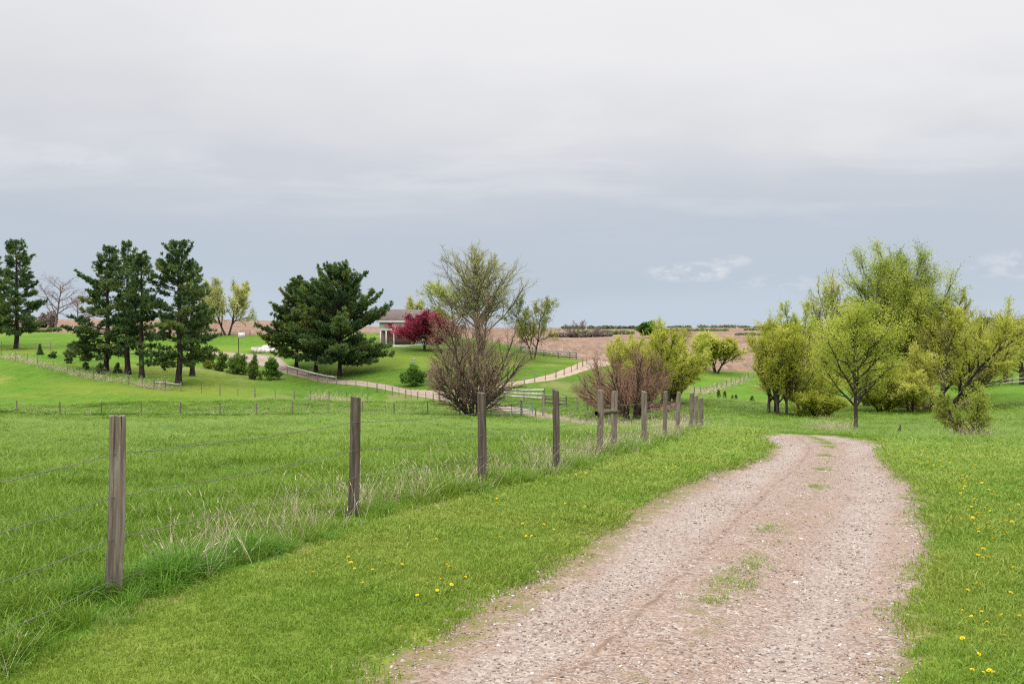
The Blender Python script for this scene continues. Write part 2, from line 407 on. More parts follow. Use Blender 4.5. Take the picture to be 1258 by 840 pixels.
    n = b.noise(1.2, 4, .6, b.mapping(b.geo.outputs['Position'], (1, 1, 6)))
    M['roof'] = b.done(b.principled(b.ramp(n, [(.3, (.075, .055, .050)), (.7, (.145, .11, .10))]), .9))
    b = NB('brick')
    br = b.node('ShaderNodeTexBrick'); br.inputs['Scale'].default_value = 3.5
    br.inputs['Color1'].default_value = (.20, .12, .085, 1); br.inputs['Color2'].default_value = (.13, .085, .065, 1); br.inputs['Mortar'].default_value = (.3, .27, .24, 1)
    mp = b.node('ShaderNodeMapping'); mp.inputs['Rotation'].default_value = (R(90), 0, 0); b.link(b.geo.outputs['Position'], mp.inputs[0]); b.link(mp.outputs[0], br.inputs[0])
    M['brick'] = b.done(b.principled(br.outputs[0], .9))
    M['glass'] = plain('window_glass', (.03, .035, .04), .08, .6, 0, .1)
    M['concrete'] = plain('concrete', (.48, .45, .42), .9, .1, 0, .12, 2)
    M['stone'] = plain('stone', (.40, .36, .33), .9, .1, 0, .35, 3)
    M['pale_stone'] = plain('pale_stone', (.42, .37, .33), .9, .1, 0, .25, 3)
    b = NB('pebble')
    oi = b.node('ShaderNodeObjectInfo')
    c = b.ramp(oi.outputs['Random'], [(0, (.12, .095, .085)), (.25, (.24, .175, .145)), (.5, (.35, .26, .21)), (.7, (.42, .36, .32)), (.85, (.27, .26, .26)), (1, (.66, .63, .61))])
    M['pebble'] = b.done(b.principled(b.mix(1.0, b.mix(b.mrange(b.noise(90, 3), .3, .7), c, b.mix(.35, c, (.12, .10, .09))), (.88, .85, .83), 'MULTIPLY'), .85, None, .2))
build_materials()

# ------------------------------------------------------------------ objects
def tag(o, label=None, cat=None, group=None, kind=None):
    if label: o['label'] = label
    if cat: o['category'] = cat
    if group: o['group'] = group
    if kind: o['kind'] = kind
    return o

def link(o, parent=None):
    COL.objects.link(o)
    if parent: o.parent = parent
    return o

def thing(name, label, cat, loc, group=None, rz=0.0):
    o = bpy.data.objects.new(name, None); o.empty_display_size = .3
    o.location = loc; o.rotation_euler = (0, 0, rz)
    link(o); return tag(o, label, cat, group)

def mesh_np(name, V, faces, m, var=None, smooth=False):
    """faces: an int array (n,3) or (n,4)"""
    me = bpy.data.meshes.new(name)
    V = np.asarray(V, np.float32); faces = np.asarray(faces, np.int32)
    k = faces.shape[1]; nf = len(faces)
    me.vertices.add(len(V)); me.vertices.foreach_set('co', V.ravel())
    me.loops.add(nf * k); me.loops.foreach_set('vertex_index', faces.ravel())
    me.polygons.add(nf); me.polygons.foreach_set('loop_start', np.arange(0, nf * k, k, dtype=np.int32))
    if smooth: me.polygons.foreach_set('use_smooth', np.ones(nf, bool))
    if var is not None:
        a = me.attributes.new('var', 'FLOAT', 'POINT'); a.data.foreach_set('value', np.asarray(var, np.float32))
    me.update(calc_edges=True)
    if m: me.materials.append(m)
    return me

def obj(name, me, parent=None):
    return link(bpy.data.objects.new(name, me), parent)

# --- tubes
def tubes(P0, P1, R0, R1, n=5):
    P0 = np.asarray(P0, float); P1 = np.asarray(P1, float); R0 = np.asarray(R0, float); R1 = np.asarray(R1, float)
    d = P1 - P0; L = np.linalg.norm(d, axis=1, keepdims=True); d = d / np.maximum(L, 1e-9)
    up = np.where(np.abs(d[:, 2:3]) > .9, np.array([[1., 0, 0]]), np.array([[0, 0, 1.]]))
    a = np.cross(d, up); a /= np.linalg.norm(a, axis=1, keepdims=True); b = np.cross(d, a)
    ang = np.arange(n) * 2 * math.pi / n
    ring = a[:, None, :] * np.cos(ang)[None, :, None] + b[:, None, :] * np.sin(ang)[None, :, None]
    V = np.concatenate([P0[:, None] + ring * R0[:, None, None], P1[:, None] + ring * R1[:, None, None]], 1).reshape(-1, 3)
    i = np.arange(n); j = (i + 1) % n
    f = np.stack([i, j, j + n, i + n], 1)
    Fc = (f[None] + (np.arange(len(P0)) * 2 * n)[:, None, None]).reshape(-1, 4)
    return V, Fc

class Boxes:
    """collects boxes, bars and prisms that form ONE part"""
    def __init__(s): s.V = []; s.F = []; s.n = 0
    def add(s, V, Fc):
        s.V.append(np.asarray(V, float)); s.F.append(np.asarray(Fc, int) + s.n); s.n += len(V)
    def box(s, lo, hi):
        (a, b, c), (d, e, f) = lo, hi
        V = [(a, b, c), (d, b, c), (d, e, c), (a, e, c), (a, b, f), (d, b, f), (d, e, f), (a, e, f)]
        s.add(V, [(0, 3, 2, 1), (4, 5, 6, 7), (0, 1, 5, 4), (1, 2, 6, 5), (2, 3, 7, 6), (3, 0, 4, 7)])
    def bar(s, p, q, w, h):
        """a board from p to q: w thick across, h tall"""
        p = np.array(p, float); q = np.array(q, float); d = q - p; d /= np.linalg.norm(d)
        a = np.cross(d, (0, 0, 1)); a /= np.linalg.norm(a); u = np.cross(a, d)
        V = [c + a * sx * w / 2 + u * sz * h / 2 for c in (p, q) for sx, sz in ((-1, -1), (1, -1), (1, 1), (-1, 1))]
        s.add(V, [(0, 1, 2, 3), (7, 6, 5, 4), (0, 4, 5, 1), (1, 5, 6, 2), (2, 6, 7, 3), (3, 7, 4, 0)])
    def tube(s, P, r, n=6):
        P = np.asarray(P, float); rr = np.full(len(P) - 1, r)
        V, Fc = tubes(P[:-1], P[1:], rr, rr, n); s.add(V, Fc)
    def mesh(s, name, m, smooth=False):
        return mesh_np(name, np.concatenate(s.V), np.concatenate(s.F), m, None, smooth)

# ------------------------------------------------------------------ ground sheets
def build_ground():
    fine = np.radians(np.arange(-31, 31, .07))
    side = np.array([31.5, 32.5, 34, 36, 39, 43, 48, 54, 61, 69, 78, 88, 99, 111, 124, 138, 152, 166, 180])
    th = np.r_[-np.radians(side[::-1]), fine, np.radians(side[:-1])]
    ll = [math.log(1.2)]
    while ll[-1] < math.log(7000): ll.append(ll[-1] + (.0045 if 92 < math.exp(ll[-1]) < 190 else .0098))
    rad = np.exp(np.array(ll))
    nT, nR = len(th), len(rad)
    TH, RD = np.meshgrid(th, rad)
    X = (np.sin(TH) * RD).ravel(); Y = (np.cos(TH) * RD).ravel()
    X = np.r_[X, 0.0]; Y = np.r_[Y, 0.0]
    f = fields(X, Y)
    V = np.stack([X, Y, f['z']], 1)
    i, j = np.meshgrid(np.arange(nR - 1), np.arange(nT), indexing='ij')
    j2 = (j + 1) % nT
    Q = np.stack([i * nT + j, i * nT + j2, (i + 1) * nT + j2, (i + 1) * nT + j], -1).reshape(-1, 4)
    cen = V[Q].mean(1)
    mrd = f['rd'][Q].mean(1) < 0; mld = (f['ld'][Q].mean(1) < 0) & ~mrd
    mc = corn_mask(cen[:, 0], cen[:, 1]) & ~mrd & ~mld
    mg = ~(mrd | mld | mc)
    px = CX + F * X / np.maximum(Y, 1); r = f['r']
    # attributes
    mow = ((f['fd'] > -.1) & (f['fs'] < 999)).astype(float)
    beyond = sstep(33, 38, r + 3 * fbm(X * .15, Y * .15, 61)) * (f['d'] > 0) + sstep(44, 47, r) * (f['d'] <= 0)
    mow = sstep(.35, .55, f['fd'] + .25 * fbm(X * .9, Y * .9, 62)) * (1 - np.clip(beyond, 0, 1))
    mow = np.where(Y < 2, 1.0, mow)
    dry = np.exp(-((f['fd'] - .42) / .16) ** 2) * sstep(.0, .25, fbm(X * 1.1, Y * 1.1, 63)) * .9
    dry = np.maximum(dry, sstep(.35, .0, f['rd']) * sstep(.0, .35, fbm(X * 1.6, Y * 1.6, 64) + .15) * (f['s'] < 75))
    dry = np.maximum(dry, .35 * sstep(.25, .42, fbm(X * .16, Y * .07, 66, 4)) * (r > 95))
    yard = sstep(112, 118, r) * sstep(330, 380, px) * sstep(760, 735, px) * (r < 240)
    olive = np.maximum(sstep(113, 122, r) * sstep(360, 250, px) * sstep(172, 160, r) * sstep(0.35, .6, .5 + fbm(X * .06, Y * .06, 65)),
                       sstep(85, 92, r) * sstep(845, 870, px) * sstep(1000, 940, px) * sstep(140, 120, r) * .8)
    def sheet(name, mask, m, extra):
        q = Q[mask]; used, inv = np.unique(q, return_inverse=True)
        me = mesh_np(name, V[used], inv.reshape(-1, 4), m, None, True)
        for k, a in extra.items():
            at_ = me.attributes.new(k, 'FLOAT', 'POINT'); at_.data.foreach_set('value', a[used].astype(np.float32))
        o = obj(name, me); tag(o, kind='structure'); return o
    sheet('pasture', mg, M['grassland'], dict(mow=mow, dry=dry, yard=yard, olive=olive))
    sheet('gravel_driveway', mrd, M['gravel'], dict(u=f['u']))
    sheet('farm_lane', mld, M['lane'], dict(u=f['u2']))
    sheet('corn_field', mc, M['corn'], {})
build_ground()

# ------------------------------------------------------------------ plants
def unit(v): return v / np.maximum(np.linalg.norm(v, axis=-1, keepdims=True), 1e-9)

def skeleton(stems, levels, seed):
    """stems: list of (base xyz, direction, length, radius). Grown level by level; returns segments and twig nodes"""
    g = np.random.default_rng(seed)
    p0 = np.array([s[0] for s in stems], float); d0 = unit(np.array([s[1] for s in stems], float))
    L = np.array([s[2] for s in stems], float); r = np.array([s[3] for s in stems], float)
    S = []; twigs = None
    for li, lv in enumerate(levels):
        n = lv['segs']; N = len(p0); p = p0; d = d0
        nodes = [p]; dirs = [d]; rad = [r]
        for i in range(n):
            d = unit(d + g.normal(0, lv['wob'], (N, 3)) + np.array([0, 0, lv['trop']]))
            q = p + d * (L / n)[:, None]
            r1 = r * (1 - (1 - lv.get('taper', .35)) * (i + 1) / n)
            S.append((p, q, rad[-1], r1, np.full(N, li)))
            nodes.append(q); dirs.append(d); rad.append(r1); p = q
        nodes = np.stack(nodes, 1); dirs = np.stack(dirs, 1); rad = np.stack(rad, 1)
        if li == len(levels) - 1:
            twigs = (nodes, dirs); break
        k = lv['kids']; st = lv['start']
        t = st + (1 - st) * (np.arange(k)[None] + g.random((N, k))) / k
        t = np.minimum(t, .999); fi = t * n; i0 = fi.astype(int); ft = (fi - i0)[..., None]
        ar = np.arange(N)[:, None]
        cp_ = nodes[ar, i0] * (1 - ft) + nodes[ar, i0 + 1] * ft
        cd = unit(dirs[ar, i0] * (1 - ft) + dirs[ar, i0 + 1] * ft)
        cr = rad[ar, i0] * (1 - ft[..., 0]) + rad[ar, i0 + 1] * ft[..., 0]
        az = np.arange(k)[None] * 2.39996 + g.random((N, 1)) * 6.28 + g.normal(0, .5, (N, k))
        ref = np.where(np.abs(cd[..., 2:3]) > .95, np.array([1., 0, 0]), np.array([0, 0, 1.]))
        a = unit(np.cross(cd, ref)); b = np.cross(cd, a)
        an = np.radians(lv['ang'] * (1 - lv.get('angdrop', .3) * t) + g.normal(0, lv.get('angj', 8), (N, k)))
        perp = a * np.cos(az)[..., None] + b * np.sin(az)[..., None]
        nd = unit(cd * np.cos(an)[..., None] + perp * np.sin(an)[..., None])
        nL = L[:, None] * lv['ratio'] * (1 - lv.get('shape', .45) * (t - st) / (1 - st)) * g.uniform(.65, 1.2, (N, k)) ** (1 + .5 * li)
        p0 = cp_.reshape(-1, 3); d0 = nd.reshape(-1, 3); L = nL.ravel(); r = np.minimum(cr.ravel() * .72, .035 * L + .004)
    seg = [np.concatenate([s[i] for s in S]) for i in range(5)]
    return seg, twigs

def leaf_quads(c, g, size, elong=1.6, dirs=None, align=0.0, var=None):
    n = len(c)
    a = unit(g.normal(size=(n, 3)))
    if dirs is not None: a = unit(a * (1 - align) + dirs * align)
    b = unit(np.cross(a, unit(g.normal(size=(n, 3)))))
    s = size * g.uniform(.6, 1.3, n)[:, None]
    la = a * s * elong * .5; lb = b * s * .5
    V = np.stack([c - la, c + lb * .9, c + la, c - lb * .9], 1).reshape(-1, 3)
    Fc = np.arange(n * 4).reshape(-1, 4)
    v = np.clip(g.normal(.5, .22, n) if var is None else var + g.normal(0, .16, n), 0, 1)
    return V, Fc, np.repeat(v, 4)

DEC = {  # habits
    'round': [dict(segs=5, wob=.05, trop=.03, kids=14, start=.22, ang=58, ratio=.62, shape=.45),
              dict(segs=4, wob=.12, trop=.08, kids=9, start=.2, ang=48, ratio=.5, shape=.4),
              dict(segs=3, wob=.16, trop=.06, kids=8, start=.15, ang=46, ratio=.5, shape=.3),
              dict(segs=3, wob=.2, trop=.05)],
    'vase': [dict(segs=4, wob=.03, trop=.02, kids=15, start=.28, ang=48, ratio=.80, shape=.42, angdrop=.62, angj=5),
             dict(segs=5, wob=.07, trop=.07, kids=10, start=.25, ang=36, ratio=.44, shape=.45),
             dict(segs=3, wob=.12, trop=.09, kids=10, start=.15, ang=36, ratio=.5, shape=.3),
             dict(segs=3, wob=.14, trop=.06)],
    'dome': [dict(segs=3, wob=.05, trop=.02, kids=16, start=.25, ang=66, ratio=.95, shape=.25, angdrop=.55),
             dict(segs=5, wob=.10, trop=.06, kids=10, start=.2, ang=46, ratio=.42, shape=.3),
             dict(segs=3, wob=.14, trop=.04, kids=7, start=.15, ang=46, ratio=.5, shape=.3),
             dict(segs=3, wob=.18, trop=.02)],
    'upright': [dict(segs=6, wob=.03, trop=.03, kids=22, start=.22, ang=50, ratio=.55, shape=.55, angdrop=.4),
                dict(segs=4, wob=.09, trop=.10, kids=9, start=.2, ang=42, ratio=.48, shape=.4),
                dict(segs=3, wob=.13, trop=.08, kids=7, start=.12, ang=42, ratio=.5, shape=.3),
                dict(segs=3, wob=.16, trop=.05)],
    'willow': [dict(segs=6, wob=.08, trop=.04, kids=12, start=.16, ang=40, ratio=.60, shape=.45, angj=10),
               dict(segs=4, wob=.12, trop=.09, kids=9, start=.15, ang=38, ratio=.50, shape=.35),
               dict(segs=4, wob=.14, trop=.07, kids=9, start=.1, ang=34, ratio=.66, shape=.25),
               dict(segs=4, wob=.12, trop=.02)],
    'shrub': [dict(segs=6, wob=.05, trop=.07, kids=15, start=.12, ang=44, ratio=.50, shape=.50, angj=9, angdrop=.4),
              dict(segs=4, wob=.08, trop=.05, kids=9, start=.12, ang=36, ratio=.52, shape=.35),
              dict(segs=3, wob=.10, trop=.03, kids=7, start=.10, ang=34, ratio=.58, shape=.2),
              dict(segs=2, wob=.10, trop=.02)],
}

def make_tree(name, label, cat, px, D, base_py, top_py, width_px, habit, leafm, barkm, seed, leaf=.16, per=4, stems=1, spread=0, lean=(0, 0),
              trunk_r=None, group=None, bare=False, crown_low=None, elong=1.8, clear=None, loose=.25, blossom=None, twigm=None, foot=0):
    twigm = twigm or ('willow_twig' if habit in ('willow', 'upright') else None)
    base = at(px, D)
    H = (base_py - top_py) / F * D; W = width_px / F * D
    g = np.random.default_rng(seed)
    tr = trunk_r or H * .02
    sl = []
    for i in range(stems):
        az = 2 * math.pi * i / stems + g.uniform(-.5, .5)
        tilt = math.radians(spread) * (g.uniform(.5, 1.1) if stems < 4 else 1.12 * ((i * 7 % stems + g.random()) / stems) ** .75) if stems > 1 else 0
        short = 1 - .30 * (tilt / math.radians(spread)) ** 2 if stems >= 4 else 1.0
        o = (.25 * math.sqrt(stems) * tr * 2.2 + (foot * g.random() if foot else 0)) if stems > 1 else 0
        sl.append(((math.cos(az) * o, math.sin(az) * o, -.15), (math.sin(tilt) * math.cos(az) + lean[0], math.sin(tilt) * math.sin(az) + lean[1], math.cos(tilt)), H * g.uniform(.66, .8) * short if stems > 1 else H * .72, tr * g.uniform(.6, 1.0) if stems > 1 else tr))
    lv = [dict(l) for l in DEC[habit]]
    if clear is not None: lv[0]['start'] = clear
    seg, (nodes, dirs) = skeleton(sl, lv, seed)
    allp = nodes[:, 1:].reshape(-1, 3)
    hz = np.percentile(allp[:, 2], 99.3); cx = (np.percentile(allp[:, 0], 1.5) + np.percentile(allp[:, 0], 98.5)) / 2
    wx = (np.percentile(allp[:, 0], 98.5) - np.percentile(allp[:, 0], 1.5))
    wy = (np.percentile(allp[:, 1], 98.5) - np.percentile(allp[:, 1], 1.5))
    kz = H / hz; kx = W / wx; ky = W / wy
    P0, P1, R0, R1, lvl = seg
    def warp(P):
        # the crown is drawn to its measured width; the foot keeps its own proportions
        w = sstep(0, .35, P[..., 2] / hz)
        k = 1 - w + w * kx; k2 = 1 - w + w * ky
        return np.stack([P[..., 0] * k, P[..., 1] * k2, P[..., 2] * kz], -1)
    P0, P1 = warp(P0), warp(P1); nodes = warp(nodes)
    t = thing(name, label, cat, base, group, 0)
    big = lvl <= 1
    minr = D / F * (.085 if bare else .14)
    RR0, RR1 = np.maximum(R0, minr), np.maximum(R1, minr * .7)
    lastl = lvl == lvl.max(); RR0[lastl] = minr * .75; RR1[lastl] = minr * .45
    Vb, Fb = tubes(P0[big], P1[big], RR0[big], RR1[big], 6)
    Vt, Ft = tubes(P0[~big], P1[~big], RR0[~big], RR1[~big], 3)
    dd = unit(np.diff(nodes, axis=1)); dd = np.concatenate([dd[:, :1], dd], 1)
    if bare:
        obj('trunk', mesh_np('trunk', Vb, Fb, M[barkm], None, True), t)
        tv = np.repeat(np.clip(g.normal(.5, .2, (~big).sum()), 0, 1), 6)
        if leaf:
            K = nodes.shape[1] - 1
            c = (nodes[:, 1:].reshape(-1, 3)); c = c[g.random(len(c)) < per]
            c = c + g.normal(0, leaf, c.shape)
            LV, LF, lvv = leaf_quads(c, g, leaf, elong)
            obj('crown', mesh_np('crown', Vt, Ft, M[leafm[0]], tv), t)
            obj('buds', mesh_np('buds', LV, LF, M[leafm[1]], lvv), t)
        else:
            obj('crown', mesh_np('crown', Vt, Ft, M[leafm], tv), t)
        return t
    if twigm:
        # young shoots carry their own colour
        m2 = lvl == 2; m3 = lvl >= 3
        V2, F2 = tubes(P0[m2], P1[m2], RR0[m2], RR1[m2], 3); V3, F3 = tubes(P0[m3], P1[m3], RR0[m3], RR1[m3], 3)
        obj('trunk', mesh_np('trunk', np.concatenate([Vb, V2]), np.concatenate([Fb, F2 + len(Vb)]), M[barkm], None, True), t)
        obj('twigs', mesh_np('twigs', V3, F3, M[twigm], np.repeat(np.clip(g.normal(.5, .2, m3.sum()), 0, 1), 6)), t)
    else:
        obj('trunk', mesh_np('trunk', np.concatenate([Vb, Vt]), np.concatenate([Fb, Ft + len(Vb)]), M[barkm], None, True), t)
    N, K = nodes.shape[:2]
    rep = int(per)
    tt = g.random((N, rep)) * (K - 1); i0 = tt.astype(int); ft = (tt - i0)[..., None]; ar = np.arange(N)[:, None]
    c = nodes[ar, i0] * (1 - ft) + nodes[ar, np.minimum(i0 + 1, K - 1)] * ft
    dl = dd[ar, np.minimum(i0 + 1, K - 1)]
    c = c + g.normal(0, loose, c.shape)
    bv = np.repeat(np.clip(.5 + 1.3 * fbm(nodes[:, 0, 0] * .9 + seed, nodes[:, 0, 2] * .9 + nodes[:, 0, 1] * .7, seed, 2), .05, .95)[:, None], rep, 1)
    c = c.reshape(-1, 3); dl = dl.reshape(-1, 3); bv = bv.ravel()
    if crown_low is not None:
        k = c[:, 2] > crown_low; c, dl, bv = c[k], dl[k], bv[k]
    fine = habit == 'willow'
    LV, LF, lvv = leaf_quads(c, g, leaf, 3.0 if fine else elong, dl, .72 if fine else .45, bv)
    obj('crown', mesh_np('crown', LV, LF, M[leafm], lvv), t)
    if blossom:
        k = (c[:, 0] > .35 * c[:, 0].max()) & (c[:, 2] > .35 * H) & (g.random(len(c)) < .05)
        LV, LF, lvv = leaf_quads(c[k] + g.normal(0, .04, (k.sum(), 3)), g, .055, 1.1)
        obj('blossom', mesh_np('blossom', LV, LF, M[blossom], lvv), t)
    return t

def make_pine(label, px, D, base_py, top_py, width_px, seed, low=.16, prof='tall', whorls=24, m='pine_needles', lean=(0, 0), limbs=(), group='pines on the hillside', dens=1.0, fork=False, name='pine_tree'):
    g = np.random.default_rng(seed)
    base = at(px, D); H = (base_py - top_py) / F * D * (.91 if prof == 'round' else .98); W = width_px / F * D * (1.04 if prof == 'round' else 1.22)
    t = thing(name, label, 'pine tree', base, group)
    nT = 14; zz = np.linspace(-.2, H, nT)
    wob = np.cumsum(g.normal(0, .05, (nT, 2)), 0) * H / 16
    TX = np.stack([wob[:, 0] + lean[0] * zz, wob[:, 1] + lean[1] * zz, zz], 1); TX[0, :2] = 0; TX[1, :2] *= .3
    tr = .021 * H * (1 - (zz / H).clip(0, 1)) ** .8 + .02; tr[0] *= 1.35
    P0 = [TX[:-1]]; P1 = [TX[1:]]; R0 = [tr[:-1]]; R1 = [tr[1:]]
    tc, td, tvv = [], [], []
    def axis(z): return np.array([np.interp(z, zz, TX[:, i]) for i in range(3)])
    def branch(z, az, Lb, elev, up, r):
        o = axis(z); n = 6
        pts = [o]; e = math.radians(elev)
        for i in range(n):
            e2 = e + math.radians(up) * (i / n) ** 1.5 + g.normal(0, .06)
            d = np.array([math.cos(az) * math.cos(e2), math.sin(az) * math.cos(e2), math.sin(e2)])
            az += g.normal(0, .07)
            pts.append(pts[-1] + d * Lb / n)
        pts = np.array(pts); rr = r * np.linspace(1, .25, n + 1)
        P0.append(pts[:-1]); P1.append(pts[1:]); R0.append(rr[:-1]); R1.append(rr[1:])
        ax = unit(pts[-1] - pts[0]); side = unit(np.cross(ax, (0, 0, 1)))
        bvar = np.clip(g.normal(.45, .24), .03, .97)
        ns = max(5, int(Lb * 3.8 * dens))
        for k in range(ns):
            s = .28 + .72 * (k + g.random()) / ns
            q = np.array([np.interp(s * n, np.arange(n + 1), pts[:, i]) for i in range(3)])
            sl = (.28 * Lb * (1.15 - s) + .30) * g.uniform(.7, 1.2)
            d = unit(ax * .75 + side * g.choice((-1, 1)) * g.uniform(.3, 1.0) + np.array([0, 0, g.uniform(-.18, .75)]))
            e_ = q + d * sl
            if sl > .5:
                P0.append(q[None]); P1.append(e_[None]); R0.append(np.array([.02])); R1.append(np.array([.008]))
            m_ = max(2, int(sl / .17 * dens))
            f_ = g.uniform(.2, 1.05, (m_, 1))
            tc.append(q + (e_ - q) * f_ + g.normal(0, .07, (m_, 3))); td.append(np.repeat(unit(d + np.array([0, 0, .35]))[None], m_, 0)); tvv.append(np.full(m_, bvar))
    tall = {'tall': lambda u: (.62 + 1.0 * u if u < .38 else 1.0) * (1 - u) ** .62 + .03,
            'cone': lambda u: (1 - u) ** .8 + .02,
            'round': lambda u: (.86 + .5 * u if u < .28 else 1.0) * (1 - u ** 2.4) ** .8 + .05,
            'open': lambda u: (.75 + .6 * u if u < .35 else 1.0) * (1 - u) ** .55 + .03}[prof]
    for w in range(whorls):
        u = (w + .5 * g.random()) / whorls
        z = H * (low + (1 - low) * u) * .985
        nb = g.integers(4, 7)
        a0 = g.random() * 6.28
        for b in range(nb):
            if g.random() < (.26 if prof in ('tall', 'open') else .12): continue
            Lb = W / 2 * tall(u) * g.uniform(.48, 1.16) + .15
            el = (-6 + 48 * u ** 1.3 if prof != 'round' else -4 + 62 * u ** 1.2) + g.normal(0, 6)
            branch(z + g.normal(0, .12), a0 + b * 6.283 / nb + g.normal(0, .25), Lb, el, 22, .016 * Lb + .012)
    for (z, azd, Lb, el) in limbs: branch(z * H, math.radians(azd), Lb, el, 12, .02 * Lb + .02)
    P0, P1, R0, R1 = (np.concatenate(a) for a in (P0, P1, R0, R1))
    V, Fc = tubes(P0, P1, R0, R1, 6)
    obj('trunk', mesh_np('trunk', V, Fc, M['bark_pine'], None, True), t)
    c = np.concatenate(tc); d = np.concatenate(td); v = np.concatenate(tvv)
    nn = 13
    c = np.repeat(c, nn, 0); d = np.repeat(d, nn, 0); v = np.repeat(v, nn)
    a = unit(d + g.normal(0, .55, c.shape)); b = unit(np.cross(a, g.normal(size=c.shape)))
    ln = g.uniform(.26, .50, len(c))[:, None]; wd = .043
    # a sprig: narrow at the foot, widest past the middle
    V = np.stack([c, c + a * ln * .6 + b * wd, c + a * ln, c + a * ln * .6 - b * wd], 1).reshape(-1, 3)
    vv = np.clip(v + g.normal(0, .16, len(c)), 0, 1)
    obj('crown', mesh_np('crown', V, np.arange(len(c) * 4).reshape(-1, 4), M[m], np.repeat(vv, 4)), t)
    return t

def make_bush(name, label, px, D, w_px, h_px, seed, leafm='shrub_leaf', leaf=.13, n=3500, group=None, cat='shrub', shape='round', stemm='bark_brown', nstem=9):
    """a dense low shrub: a handful of stems and leaves in lumpy clusters through its volume"""
    g = np.random.default_rng(seed); base = at(px, D)
    W = w_px / F * D; H = h_px / F * D
    t = thing(name, label, cat, base, group)
    nc = 34
    th = g.random(nc) * 6.28; zz = g.random(nc)
    rr = np.sqrt(g.random(nc))
    if shape == 'cone': rad = (1 - zz) ** .8
    else: rad = np.sqrt(np.clip(1 - (zz * 1.5 - .5) ** 2, .05, 1))
    cc = np.stack([np.cos(th) * rr * rad * W * .42, np.sin(th) * rr * rad * W * .42, (zz * .85 + .08) * H * g.uniform(.75, 1.12, nc)], 1) * g.uniform(.8, 1.15, (nc, 1))
    k = g.integers(0, nc, n)
    off = unit(g.normal(size=(n, 3))) * (g.random(n) ** .5)[:, None] * np.array([W * .17, W * .17, H * .17])
    c = cc[k] + off; c[:, 2] = np.maximum(c[:, 2], .04)
    cv = np.clip(g.normal(.45, .2, nc), 0, 1)
    V, Fc, v = leaf_quads(c, g, leaf, 1.7, unit(c - np.array([0, 0, H * .2])), .4, cv[k])
    P0 = np.zeros((nstem, 3)); P0[:, :2] = g.normal(0, .06 * W, (nstem, 2)); P0[:, 2] = -.1
    P1 = cc[g.choice(nc, nstem, False)]
    Vs, Fs = tubes(P0, P1, np.full(nstem, .03), np.full(nstem, .012), 4)
    obj('stems', mesh_np('stems', Vs, Fs, M[stemm]), t)
    obj('crown', mesh_np('crown', V, Fc, M[leafm], v), t)
    return t

